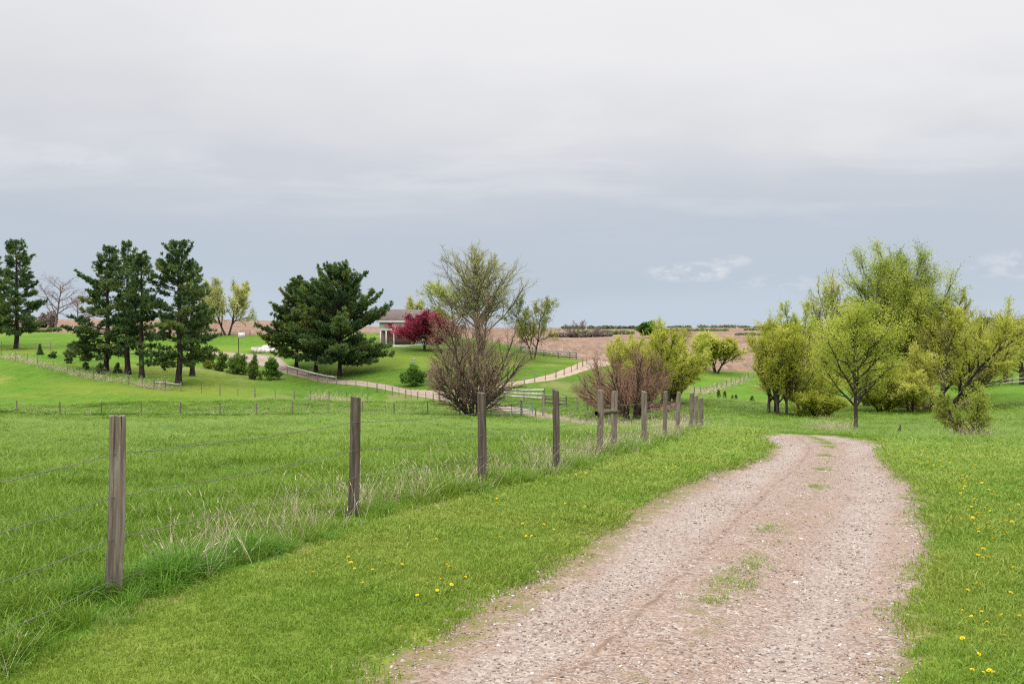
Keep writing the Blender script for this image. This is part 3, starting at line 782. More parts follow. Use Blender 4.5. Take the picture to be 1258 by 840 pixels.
def build_trees():
    pg = 'tall pines beside the pasture fence'
    make_pine('pine cut by the left edge of the photo', -12, 155, 430, 300, 50, 11, .15, 'cone', 24, group=pg)
    make_pine('slim open pine standing alone at the far left of the hillside', 20, 150, 428, 294, 66, 12, .16, 'open', 22, group=pg)
    make_pine('tall pine reaching a long limb out to the left, leftmost of the close row', 130, 130, 457, 304, 76, 13, .12, 'tall', 25, group=pg, limbs=((.34, 178, 5.0, 14), (.30, 200, 5.4, 4), (.24, 170, 5.6, -8), (.19, 185, 5.2, -14), (.62, 176, 4.9, 34), (.15, 160, 4.4, -14)))
    make_pine('narrow spire-topped pine, second in the close row on the left hillside', 157, 128, 461, 297, 52, 14, .17, 'tall', 25, group=pg)
    make_pine('thin-trunked pine, third in the close row on the left hillside', 174, 125, 465, 310, 52, 15, .26, 'tall', 22, group=pg)
    make_pine('largest and broadest pine of the row, right behind the short board rail', 219, 120, 474, 294, 82, 16, .14, 'open', 28, group=pg, lean=(.01, 0), limbs=((.16, 200, 4.2, -8),))
    make_pine('pine on a slim leaning trunk half hidden behind the broadest pine', 236, 129, 463, 322, 50, 17, .20, 'tall', 20, group=pg, lean=(.03, 0))
    rg = 'rounded bushy pines beside the curving lane'
    make_pine('bushy low pine, leftmost of three beside the lane', 364, 151, 452, 338, 84, 18, .14, 'round', 24, 'pine_needles_warm', group=rg)
    make_pine('pine between the leftmost and the darkest of the three beside the lane', 388, 147, 457, 338, 70, 19, .17, 'round', 24, 'pine_needles_warm', group=rg)
    make_pine('tallest dark spreading pine of the three beside the lane', 417, 142, 463, 322, 116, 20, .14, 'round', 27, 'pine_needles', group=rg, limbs=((.2, 5, 7.4, -4), (.15, 10, 6.0, 2), (.12, -20, 5.6, 2)))
    # deciduous trees, left to right
    make_tree('bare_tree', 'grey leafless tree on the far left skyline beside the lone pine', 'bare tree', 68, 232, 404, 338, 60, 'round', 'far_twig', 'bark_grey', 21, leaf=0, bare=True)
    make_tree('bare_tree', 'lower brown leafless tree behind the long-limbed pine', 'bare tree', 98, 236, 402, 358, 44, 'round', 'red_twig', 'bark_grey', 22, leaf=0, bare=True)
    make_tree('budding_tree', 'light green fork-trunked tree at the top of the yard near the basketball hoop', 'tree', 279, 212, 415, 347, 58, 'round', 'pale_leaf', 'bark_dark', 23, leaf=.18, per=8, stems=2, spread=24, trunk_r=.35)
    make_tree('crabapple_tree', 'wine-red crabapple in bloom on the lawn in front of the house', 'crabapple tree', 521, 165, 431, 386, 68, 'dome', 'crab_leaf', 'bark_dark', 24, leaf=.17, per=26, trunk_r=.26, loose=.24)
    make_tree('cottonwood_tree', 'tall pale tree barely in leaf rising behind the brown shrub', 'tree', 591, 166, 440, 306, 98, 'vase', 'pale_leaf', 'bark_grey', 125, leaf=.12, per=3, stems=3, spread=11, trunk_r=.34, loose=.15)
    make_tree('maple_tree', 'fresh green tree leaning left of the tall pale tree, right of the crabapple', 'tree', 566, 172, 432, 348, 70, 'round', 'spring_leaf', 'bark_grey', 26, leaf=.17, per=7, lean=(-.12, 0), clear=.3)
    make_tree('budding_tree', 'small round budding tree at the right end of the lawn by the board fence', 'tree', 655, 165, 442, 366, 66, 'round', 'olive_leaf', 'bark_dark', 27, leaf=.12, per=5, stems=2, spread=16, trunk_r=.22, loose=.2)
    make_tree('leafless_shrub', 'big bare many-stemmed brown shrub in front of the lane', 'shrub', 581, 88, 515, 383, 116, 'shrub', ('grey_twig', 'pale_leaf'), 'bark_dark', 28, leaf=.06, per=.10, stems=16, spread=56, trunk_r=.125, bare=True)
    make_tree('leafless_shrub', 'bare reddish shrub with a short dark trunk right of the wooden brace posts', 'shrub', 778, 80, 519, 430, 92, 'shrub', 'red_twig', 'bark_dark', 29, leaf=0, stems=11, spread=56, trunk_r=.11, bare=True)
    make_tree('leafless_shrub', 'bare brown shrub seen just left of the reddish one beyond the brace posts', 'shrub', 750, 88, 509, 436, 76, 'shrub', 'red_twig', 'bark_dark', 30, leaf=0, stems=10, spread=56, trunk_r=.10, bare=True)
    make_tree('willow_tree', 'yellow-green willow arching right out of the thicket behind the bare red shrubs', 'willow', 808, 94, 504, 404, 88, 'willow', 'willow_leaf', 'bark_dark', 31, leaf=.075, per=5, loose=.10, stems=5, spread=40, trunk_r=.2, lean=(.12, 0), foot=.7)
    make_tree('willow_tree', 'pale willow in the middle of the thicket rising over the red shrubs', 'willow', 786, 100, 502, 406, 70, 'willow', 'willow_leaf', 'bark_brown', 32, leaf=.075, per=5, loose=.10, stems=4, spread=30, trunk_r=.17, foot=.7)
    make_tree('willow_tree', 'low willow at the right side of the thicket leaning over the fence end', 'willow', 828, 96, 503, 424, 58, 'willow', 'willow_leaf_green', 'bark_dark', 33, leaf=.075, per=5, loose=.10, stems=4, spread=40, trunk_r=.17, lean=(.2, 0))
    make_tree('gold_tree', 'yellow budding tree alone at the edge of the stubble field', 'tree', 880, 182, 457, 410, 52, 'vase', 'gold_leaf', 'bark_dark', 34, leaf=.22, per=3, stems=3, spread=26, trunk_r=.24)
    make_tree('dense_tree', 'small dense dark green tree far out on the stubble fields', 'tree', 797, 360, 420, 401, 25, 'round', 'deep_leaf', 'bark_dark', 35, leaf=.5, per=10, clear=.15)
    # the group right of the drive
    make_tree('willow_tree', 'many-stemmed willow at the left end of the right-hand grove', 'willow', 958, 86, 513, 400, 66, 'willow', 'willow_leaf', 'bark_dark', 36, leaf=.075, per=5, loose=.10, stems=7, spread=20, trunk_r=.17, foot=1.5)
    make_tree('willow_tree', 'greener willow behind the many-stemmed one in the right-hand grove', 'willow', 992, 94, 508, 376, 84, 'willow', 'willow_leaf_green', 'bark_dark', 37, leaf=.08, per=5, loose=.10, stems=3, spread=20, trunk_r=.25)
    make_tree('low_shrub', 'low yellow shrub in front of the grove between its willows', 'shrub', 1003, 86, 512, 458, 62, 'willow', 'willow_leaf', 'bark_dark', 38, leaf=.075, per=5, loose=.10, stems=6, spread=42, trunk_r=.10)
    make_tree('young_tree', 'slender single-trunked young tree standing nearest to the drive bend', 'tree', 1052, 58, 530, 374, 100, 'upright', 'willow_leaf_green', 'bark_dark', 39, leaf=.062, per=15, trunk_r=.125, loose=.16)
    make_tree('cottonwood_tree', 'tallest bright green tree of the right-hand grove', 'tree', 1110, 106, 502, 308, 114, 'vase', 'spring_leaf', 'bark_dark', 140, leaf=.105, per=12, stems=5, spread=20, trunk_r=.30, loose=.28, clear=.2)
    make_tree('willow_tree', 'yellow-green willow filling the gap behind the slender young tree', 'willow', 1066, 112, 499, 386, 92, 'willow', 'willow_leaf', 'bark_dark', 52, leaf=.08, per=6, stems=4, spread=22, trunk_r=.2, loose=.1)
    make_tree('pale_tree', 'thin pale tree whose top shows left of the tallest tree', 'tree', 1023, 128, 497, 342, 56, 'vase', 'pale_leaf', 'bark_grey', 41, leaf=.16, per=3, trunk_r=.3)
    make_tree('willow_tree', 'golden willow right of the tallest tree', 'willow', 1150, 103, 502, 360, 80, 'willow', 'gold_leaf', 'bark_dark', 42, leaf=.08, per=6, loose=.10, stems=2, spread=16, trunk_r=.3, lean=(.08, 0))
    make_tree('willow_tree', 'willow with a long bough leaning out to the right end of the grove', 'willow', 1162, 98, 502, 372, 124, 'willow', 'willow_leaf', 'bark_dark', 43, leaf=.075, per=9, loose=.10, stems=3, spread=34, trunk_r=.30, lean=(.40, 0), foot=.7)
    make_tree('willow_tree', 'rounded olive willow low at the right end of the grove', 'willow', 1192, 112, 495, 402, 84, 'willow', 'willow_leaf_green', 'bark_dark', 44, leaf=.08, per=6, loose=.10, stems=4, spread=30, trunk_r=.2, foot=.7)
    make_tree('low_shrub', 'low golden shrub at the foot of the tallest tree', 'shrub', 1120, 96, 505, 428, 74, 'willow', 'gold_leaf', 'bark_brown', 45, leaf=.075, per=5, loose=.10, stems=6, spread=38, trunk_r=.11)
    make_tree('low_shrub', 'low olive shrub between the young tree and the tallest tree', 'shrub', 1082, 98, 504, 448, 60, 'willow', 'willow_leaf_green', 'bark_brown', 46, leaf=.075, per=5, loose=.10, stems=6, spread=40, trunk_r=.10)
    make_tree('flowering_shrub', 'leafy yellow-green shrub with a few pale blossoms out in the right-hand meadow', 'shrub', 1192, 42, 541, 474, 66, 'shrub', 'willow_leaf_green', 'bark_brown', 47, leaf=.06, per=1, stems=4, spread=42, trunk_r=.06, loose=.05, twigm='willow_twig', blossom='white_blossom')
    make_tree('olive_tree', 'dark-trunked olive tree at the right edge beyond the pale rails', 'tree', 1236, 142, 470, 402, 50, 'round', 'olive_leaf', 'bark_dark', 48, leaf=.2, per=5, trunk_r=.4)
    make_tree('olive_tree', 'olive tree cut by the right edge of the photo', 'tree', 1256, 134, 476, 400, 54, 'round', 'olive_leaf', 'bark_dark', 49, leaf=.2, per=6, trunk_r=.38)
    make_tree('bare_tree', 'pale leafless tree over the right end of the grove', 'bare tree', 1229, 170, 462, 392, 34, 'vase', 'far_twig', 'bark_grey', 50, leaf=0, bare=True)
    # behind the house
    make_tree('garden_tree', 'yellowish tree top showing over the house roof', 'tree', 509, 196, 424, 374, 22, 'vase', 'pale_leaf', 'bark_grey', 51, leaf=.16, per=3)
    # the skyline beyond the stubble field
    for i, (px, top, w) in enumerate(((697, 398, 12), (706, 394, 15), (716, 393, 14), (731, 402, 12), (739, 401, 16), (764, 407, 10))):
        make_tree('bare_tree', ['first grey bare tree of the far row right of the lawn', 'round bare grey tree in the far row beyond the stubble', 'bare pale-stemmed tree in the far row beyond the stubble', 'small bare tree after the pale-stemmed one in the far row', 'broad low bare tree in the far row beyond the stubble', 'last small bare tree of the far row, left of the yellow willows'][i],
                  'bare tree', px, 425, 414.5, top, w, 'round', 'far_twig', 'bark_grey', 60 + i, leaf=0, bare=True, group='bare trees on the far field edge')
    for i, (px, top, w) in enumerate(((826, 408, 12), (843, 408, 14))):
        make_tree('leafless_shrub', ['left one of two far brown shrubs out on the stubble', 'right one of two far brown shrubs out on the stubble'][i], 'shrub', px, 370, 418, top, w, 'round', 'red_twig', 'bark_grey', 70 + i, leaf=0, bare=True, group='far brown shrubs')
    # shrubs of the yard and the hillside
    hg = 'clipped round shrubs in a row below the parking'
    make_bush('round_shrub', 'yellowish shrub at the left end of the row, under the broadest pine', 258, 147, 18, 19, 80, 'olive_leaf', .16, 2600, hg)
    make_bush('round_shrub', 'round green shrub second from the left end of the row', 271, 145, 20, 22, 81, 'shrub_leaf', .16, 3200, hg)
    make_bush('round_shrub', 'largest green shrub in the middle of the row', 292, 143, 28, 26, 82, 'shrub_leaf', .16, 4200, hg)
    make_bush('round_shrub', 'narrow-footed shrub hanging lower than its neighbours in the row', 313, 138, 19, 27, 83, 'shrub_leaf', .15, 2800, hg)
    make_bush('round_shrub', 'dense green shrub at the right end of the row, by the lane rail', 335, 139, 27, 25, 84, 'deep_leaf', .16, 4200, hg)
    make_bush('lawn_shrub', 'lone dark green shrub on the lawn slope under the birdhouse', 507, 127, 31, 25, 85, 'deep_leaf', .16, 5200)
    make_bush('dry_shrub', 'dry tan shrub right of the lone green lawn shrub', 536, 124, 36, 30, 86, 'grey_twig', .12, 2200)
    yg = 'young dark evergreens planted under the pines'
    for i, (px, py, w, h, sh, lab) in enumerate(((49, 436, 9, 11, 'cone', 'small dark conical evergreen right of the lone pine'), (65, 441, 9, 8, 'round', 'small dark round evergreen behind the hill fence left of the pines'),
                                             (87, 437, 15, 13, 'cone', 'dark mound-shaped evergreen left of the pine row'), (84, 446, 9, 8, 'round', 'tiny dark round evergreen below the mound-shaped one'),
                                             (105, 451, 8, 7, 'round', 'tiny dark evergreen just left of the pine row foot'), (123, 455, 12, 13, 'round', 'dark evergreen at the foot of the long-limbed pine'),
                                             (144, 452, 10, 12, 'cone', 'dark evergreen between the first two pine trunks of the row'), (104, 441, 15, 12, 'round', 'dark evergreen under the long pine limbs'))):
        D = 141 - (py - 436) * .75
        make_bush('young_evergreen', lab, px, D, w, h, 90 + i, 'pine_needles', .17, 1500, yg, 'evergreen shrub', sh)
    cg = 'young cedars in the rough grass'
    for i, (px, D, w, h, lab) in enumerate(((883, 118, 7, 10, 'larger young cedar, left of the pair in the rough grass'), (890.5, 119, 7, 11, 'young cedar, right of the pair in the rough grass'), (900, 121, 3.5, 6, 'tiny cedar right of the pair in the rough grass'),
                                        (904.5, 116, 4, 6, 'tiny cedar furthest right of the cedar pair'), (924, 124, 7, 7, 'low cedar by the many-stemmed willow of the grove'))):
        make_bush('young_cedar', lab, px, D, w, h, 110 + i, 'deep_leaf', .15, 800, cg, 'cedar', 'cone')
build_trees()

# ------------------------------------------------------------------ fences
def post_mesh(h, w, seed, square=True, m='post_wood', rings=14, n=12, depth=.3):
    """a weathered post: rounded square or round section, checks, a worn slanting top"""
    g = np.random.default_rng(seed)
    ang = (np.arange(n) + .5) * 2 * math.pi / n
    if square:
        rad = 1 / np.maximum(np.abs(np.cos(ang)), np.abs(np.sin(ang))); rad = np.minimum(rad, 1.30)
    else: rad = np.ones(n) * 1.05
    ridge = 1 + g.normal(0, .035, n)
    z = np.linspace(-depth, h, rings)
    V = []
    sl = g.normal(0, .10, 2); tw = g.normal(0, .05); bow = g.normal(0, .008, 2)
    for i, zz in enumerate(z):
        u = max(zz, 0) / h
        s = w / 2 * (1.04 - .09 * u) * ridge * (1 + g.normal(0, .012, n))
        a = ang + tw * u
        x = np.cos(a) * rad * s + bow[0] * math.sin(u * 3.1); y = np.sin(a) * rad * s + bow[1] * math.sin(u * 3.1)
        zc = np.full(n, zz)
        if i == rings - 1: zc = zz + sl[0] * x + sl[1] * y + g.normal(0, .004, n)
        V.append(np.stack([x, y, zc], 1))
    last = V[-1]; cap = last.copy(); cap[:, :2] = cap[:, :2] * .86 ; cap[:, 2] += .006
    V.append(cap)
    V = np.concatenate(V); R_ = rings + 1
    i, j = np.meshgrid(np.arange(R_ - 1), np.arange(n), indexing='ij')
    Q = np.stack([i * n + j, i * n + (j + 1) % n, (i + 1) * n + (j + 1) % n, (i + 1) * n + j], -1).reshape(-1, 4)
    c = len(V); V = np.r_[V, cap.mean(0)[None] + [[0, 0, .001]]]
    k = (R_ - 1) * n; T = np.array([(k + a, k + (a + 1) % n, c, c) for a in range(n)])
    me = bpy.data.meshes.new('post')
    me.from_pydata([tuple(v) for v in V], [], [tuple(q) for q in Q] + [tuple(t[:3]) for t in T])
    me.materials.append(M[m]); me.update()
    return me

def front_fence():
    t = thing('wire_fence', 'near fence of tall weathered grey posts and barbed wire beside the gravel drive', 'fence', at(137, 7.4))
    o = np.array(t.location)
    allp = [(-420, None, 3.6, None, .01), (-200, None, 5.1, None, .02)] + [tuple(p) for p in POSTS]
    tops = []
    for i, (px, py, D, hp, lean) in enumerate(allp):
        b = np.array(at(px, D)); h = 1.35 if hp is None else hp / F * D
        w = (.115, .115, .115, .108, .108, .110, .105, .115, .115, .12, .12, .13, .13, .13)[i]
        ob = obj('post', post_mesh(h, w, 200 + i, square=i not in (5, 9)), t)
        ob.location = Vector(b - o)
        ang = math.atan2(*(np.array(allp[min(i + 1, len(allp) - 1)][:3:2]) * 0 + 1))
        ob.rotation_euler = (random.uniform(-.015, .015), lean, R(random.uniform(20, 34)))
        tops.append((b, h, lean, w))
    # four strands of barbed wire, fixed to the field side of the posts
    for k, fr in enumerate((.80, .565, .335, .105)):
        bx = Boxes(); P = []
        fix = []
        for b, h, lean, w in tops:
            z = fr * h if k < 3 else max(fr * h, .14)
            fix.append(b - o + np.array([lean * z - .01 + w * .15, -w * .66, z]))
        for a, c in zip(fix[:-1], fix[1:]):
            L = np.linalg.norm(c - a); n = 8
            for i in range(n + (1 if c is fix[-1] else 0)):
                u = i / n; q = a * (1 - u) + c * u; q = q - np.array([0, 0, .03 * math.sin(u * math.pi) + .004 * math.sin(i * 2.1 + k)])
                P.append(q)
        P = np.array(P)
        bx.tube(P, .0031, 5)
        seg = np.linalg.norm(np.diff(P, axis=0), axis=1); S = np.r_[0, np.cumsum(seg)]
        for s in np.arange(.1, min(S[-1], 22), .125):
            q = np.array([np.interp(s, S, P[:, i]) for i in range(3)])
            for _ in range(2):
                d = unit(rng.normal(size=3)) * .013
                bx.tube([q - d, q + d], .0016, 3)
        obj('wire', bx.mesh('wire', M['wire']), t)
    # brace between the pair of posts
    a = tops[6]; c = tops[7]
    p = a[0] - o + np.array([-.05, -.02, .66 * a[1]]); q = c[0] - o + np.array([.06, -.02, .69 * c[1]])
    V, Fc = tubes([p, p * .5 + q * .5 + [0, 0, .012]], [p * .5 + q * .5 + [0, 0, .012], q], [.05, .052], [.052, .043], 8)
    obj('brace_rail', mesh_np('brace_rail', V, Fc, M['post_wood']), t)
front_fence()

def row_fence(label, pts, hpx, pw=.10, m='post_wood_far', wires=(.92, .6, .3), rails=(), rail_m='rail_wood', name='wire_fence', group=None, steel=False, rail_h=.14, tall=None):
    """posts at measured bearings and distances; wires and boards run from post to post over the ground"""
    t = thing(name, label, 'fence', at(*pts[0][:2]), group)
    o = np.array(t.location); B = []
    for i, (px, D) in enumerate(pts):
        b = np.array(at(px, D)); h = hpx / F * D * random.uniform(.92, 1.08)
        if tall and i in tall: h *= tall[i]
        th = (i % 2 == 1) if steel else False
        ob = obj('post', post_mesh(h, .05 if th else pw * random.uniform(.85, 1.15), 300 + i + int(px), not th, 'dark_metal' if th else m, 4, 8), t)
        ob.location = Vector(b - o); ob.rotation_euler = (random.uniform(-.03, .03), random.uniform(-.03, .03), random.uniform(0, 3))
        B.append((b - o, h))
    def line(fr):
        out = []
        for (a, h), (c, h2) in zip(B[:-1], B[1:]):
            n = max(1, int(np.linalg.norm(c - a) / 3))
            for i in range(n):
                u = i / n; q = a * (1 - u) + c * u
                gz = ground(q[0] + o[0], q[1] + o[1]) - o[2]
                q[2] = .5 * q[2] + .5 * gz if n > 1 else q[2]
                q[2] += fr * hpx / F * pts[0][1]; q[1] -= pw * .6
                out.append(q)
        q = B[-1][0].copy(); q[2] += fr * hpx / F * pts[0][1]; q[1] -= pw * .6; out.append(q)
        return out
    for fr in wires:
        bx = Boxes(); bx.tube(line(fr), .0055, 3)
        obj('wire', bx.mesh('wire', M['wire']), t)
    for fr in rails:
        bx = Boxes()
        for (a, h), (c, h2) in zip(B[:-1], B[1:]):
            p = a + np.array([0, -pw * .62, fr * h]); q = c + np.array([0, -pw * .62, fr * h2]); d = unit(q - p) * .02
            bx.bar(p + d, q - d, .045, rail_h)
        obj('rail', bx.mesh('rail', M[rail_m]), t)
    return t

def build_fences():
    row_fence('low wire fence crossing the meadow in the left middle distance', [(-70, 95), (-25, 95), (20, 95), (73, 95), (124, 94.5), (173, 94), (221, 94), (270, 93.5), (315, 93), (359, 92.5), (403, 92), (445, 91), (484, 90), (525, 89), (565, 87)], 15, .12)
    row_fence('wire fence at the foot of the pine hillside with dry grass along it', [(-24, 136.5), (2, 135), (19, 133), (33, 131), (46, 129), (65, 127), (82, 125), (98, 122.5), (115, 120.5), (129, 119.5), (158, 117), (175, 116), (189, 115.5), (203, 115.2), (222, 115), (247, 114), (270, 113.5), (292, 113), (313, 112.5), (338, 112), (361, 111.5), (381, 111.3), (404, 111), (426, 110.5), (451, 110)], 11, .12, steel=True)
    row_fence('short grey board rail below the broadest pine', [(189, 115.9), (203, 115.7), (222, 115.5)], 10.5, .14, wires=(), rails=(.72,), name='board_fence', rail_h=.2)
    row_fence('pale-railed fence along the near side of the upper lane', [(353, 146), (365, 144), (378, 141), (390, 138.5), (402, 136), (413, 134)], 9, .13, wires=(.5,), rails=(.93,), name='board_fence', rail_h=.22)
    row_fence('dark-posted wire fence on the near side of the lane, left of the big bare shrub', [(413, 132.8), (425, 130), (437, 127.5), (451, 124), (463, 121.6), (473, 119.6), (482, 118), (490, 116.5), (498, 115), (505, 114), (513, 113), (523, 111.5), (532, 110)], 10.5, .12, steel=True)
    row_fence('grey board fence behind the big bare shrub', [(540, 109), (560, 106.5), (582, 103.5), (609, 100.5)], 17, .20, wires=(), rails=(.92, .68, .44, .2), name='board_fence')
    row_fence('pale four-board fence on the far side of the lane', [(619, 109), (643, 107), (668, 103.5)], 17, .18, wires=(), rails=(.94, .68, .42), name='board_fence', rail_h=.2, tall={2: 1.15})
    row_fence('darker end boards of the fence on the far side of the lane', [(669.5, 103.2), (683, 102), (696, 100.5)], 13, .16, wires=(), rails=(.92, .62, .3), name='board_fence', rail_m='post_wood_far')
    row_fence('wire fence between the lower lane and the meadow, past the metal gate', [(658, 89.5), (679, 87.5), (701, 84.5), (720, 80.5), (748, 75), (776, 69.5), (805, 64)], 13, .13, steel=True)
    row_fence('sparse wire fence beyond the lower lane, below the bare red shrubs', [(696, 99), (709, 96.5), (722, 94), (741, 90), (773, 82), (801, 76), (829, 70), (839, 67), (843, 66.5)], 16, .12)
    row_fence('row of small dark posts along the branch lane', [(617, 122.5), (629, 123.5), (644, 126), (657, 128.5), (670, 131.5), (683, 135), (693, 139), (702, 143.5), (709, 148.5), (716, 154), (721, 160)], 9.5, .13)
    row_fence('grey board fence along the top of the lawn by the field', [(640, 174), (654, 174), (668, 174), (686, 175), (700, 176), (708, 177)], 8.5, .2, wires=(), rails=(.92, .6, .28), name='board_fence', rail_h=.24)
    row_fence('line of dark posts crossing the grass at the right foot of the stubble field', [(853, 141), (861, 143.5), (868.6, 148), (875, 151), (881, 154), (887, 157), (892.6, 160), (898.6, 163), (903.6, 166), (909.4, 169), (914, 172), (919.4, 175), (926, 178), (934, 182)], 8, .16)
    row_fence('faint wire fence at the top of the lawn below the stubble field on the left', [(254, 211), (263, 211.5), (272, 212), (283, 212.5), (295, 213), (307, 214), (320, 215)], 6, .14)
    row_fence('thin wire fence passing the trunk of the lone pine', [(-30, 147), (2, 147.5), (23, 147.5), (43, 147), (62, 147)], 10, .09)
    row_fence('pale rails at the right edge behind the grove', [(1196, 131), (1212, 132), (1228, 132.5), (1244, 133), (1260, 133.5)], 9, .16, wires=(), rails=(.9, .45), name='board_fence')
    # tube gate
    t = thing('tube_gate', 'grey-green tubular metal gate standing in the meadow beside the lane', 'gate', at(603, 90)); o = np.array(t.location)
    a = np.zeros(3); c = np.array(at(654, 89.5)) - o; c[2] += .25
    for name, q in (('upright', a), ('upright', c)):
        bx = Boxes(); bx.tube([q + [0, 0, .08], q + [0, 0, 1.12]], .045, 6); obj(name, bx.mesh(name, M['gate_metal']), t)
    for i in range(5):
        bx = Boxes(); z = .12 + .24 * i; bx.tube([a + [0, 0, z], c + [0, 0, z]], .035, 6); obj('bar', bx.mesh('bar', M['gate_metal']), t)
    bx = Boxes(); m_ = (a + c) / 2; bx.tube([m_ + [0, -.05, .1], m_ + [0, -.05, 1.1]], .03, 5); obj('brace', bx.mesh('brace', M['gate_metal']), t)
    # the two gate posts beside the lane
    for px, D, hp, lab in ((667.5, 93, 27, 'tall grey gate post between the metal gate and the board fence'), (640.5, 91.5, 19, 'dark gate post behind the right half of the metal gate')):
        ob = obj('gate_post', post_mesh(hp / F * D, .2, int(px), True, 'post_wood_far', 6, 8)); ob.location = at(px, D)
        tag(ob, lab, 'post')
build_fences()

# ------------------------------------------------------------------ the house and small things
def build_house():
    D = 178; x0, x1 = xpix(466, D), xpix(541, D)
    cx = (x0 + x1) / 2; gz = ground(cx, D + 1) - .1
    t = thing('house', 'low house with a brown roof half hidden behind the pine and the crabapple', 'house', (cx, D, gz))
    hw = (x1 - x0) / 2; dep = 9.0; he, hr = 4.15, 6.25
    def P(name, bx, m, par=t): return obj(name, bx.mesh(name, M[m]), par)
    b = Boxes(); b.box((-hw, 0, 2.75), (hw, dep, he)); P('upper_wall', b, 'siding')
    b = Boxes(); b.box((-hw + .05, 1.4, 0), (hw - .05, dep - .05, 2.747)); P('lower_wall', b, 'brick')
    # gable roof with eaves
    e = .55; b = Boxes(); m_ = dep / 2
    V = [(-hw - e, -e, he - .02), (hw + e, -e, he - .02), (hw + e, m_, hr), (-hw - e, m_, hr), (-hw - e, dep + e, he - .02), (hw + e, dep + e, he - .02)]
    V += [(x, y, z + .16) for x, y, z in V]
    b.add(V, [(0, 1, 2, 3), (3, 2, 5, 4), (6, 9, 8, 7), (9, 10, 11, 8), (0, 6, 7, 1), (4, 5, 11, 10), (0, 3, 9, 6), (3, 4, 10, 9), (1, 7, 8, 2), (2, 8, 11, 5)])
    rf = P('roof', b, 'roof')
    b = Boxes(); b.box((-hw - e + .02, -e - .05, he - .16), (hw + e - .02, -e - .003, he + .12)); P('gutter', b, 'white_paint', rf)
    for s in (-1, 1):
        me = bpy.data.meshes.new('gable'); X = s * (hw - .01)
        me.from_pydata([(X, 0, he), (X, dep, he), (X, m_, hr - .05), (X - s * .1, 0, he), (X - s * .1, dep, he), (X - s * .1, m_, hr - .05)], [], [(0, 1, 2), (5, 4, 3), (0, 3, 4, 1), (1, 4, 5, 2), (2, 5, 3, 0)])
        me.materials.append(M['siding']); obj('gable', me, t)
    b = Boxes(); b.box((-hw, -.12, 2.55), (hw, -.003, 2.85)); P('beam', b, 'white_paint')
    xs = [xpix(p, D) - cx for p in (467.5, 474.5, 484, 506, 520, 535)]
    for x in xs:
        b = Boxes(); b.box((x - .11, -.12, 0), (x + .11, .1, 2.547)); P('porch_post', b, 'white_paint')
    for p0, p1, z0, z1 in ((486.5, 495, .95, 2.3), (497, 503, .95, 2.3), (512, 519, .3, 2.3), (524, 533, .9, 2.3)):
        a, c = xpix(p0, D) - cx, xpix(p1, D) - cx
        b = Boxes(); b.box((a, 1.34, z0), (c, 1.397, z1)); w = P('window', b, 'white_paint')
        b = Boxes(); b.box((a + .08, 1.32, z0 + .08), (c - .08, 1.337, z1 - .08)); P('pane', b, 'glass', w)
    for p0, p1 in ((476, 482.5), (508, 514), (524, 531)):
        a, c = xpix(p0, D) - cx, xpix(p1, D) - cx
        b = Boxes(); b.box((a, -.06, 3.02), (c, -.003, 3.86)); w = P('window', b, 'white_paint')
        b = Boxes(); b.box((a + .08, -.08, 3.1), (c - .08, -.063, 3.78)); P('pane', b, 'glass', w)
    b = Boxes(); a, c = xpix(504.3, D) - cx, xpix(509.5, D) - cx
    b.box((a, 1.34, .05), (c, 1.397, 2.2)); d = P('door', b, 'white_paint')
    b = Boxes(); b.box((c - .18, 1.28, 1.0), (c - .1, 1.337, 1.1)); P('handle', b, 'dark_metal', d)
    b = Boxes(); b.box((-hw - .4, -1.6, -.6), (hw + .4, 1.39, .0)); P('porch_floor', b, 'concrete')
    b = Boxes(); a, c = xpix(511, D) - cx, xpix(540, D) - cx
    b.box((a, -1.5, .82), (c, -1.42, .92)); b.box((a, -1.5, .12), (c, -1.42, .2))
    for x in np.arange(a, c, .28): b.box((x, -1.49, .2), (x + .07, -1.43, .82))
    P('railing', b, 'white_paint')
    b = Boxes(); b.box((3.2, 5.2, 5.2), (4.1, 6.0, 7.0)); P('chimney', b, 'brick', rf)

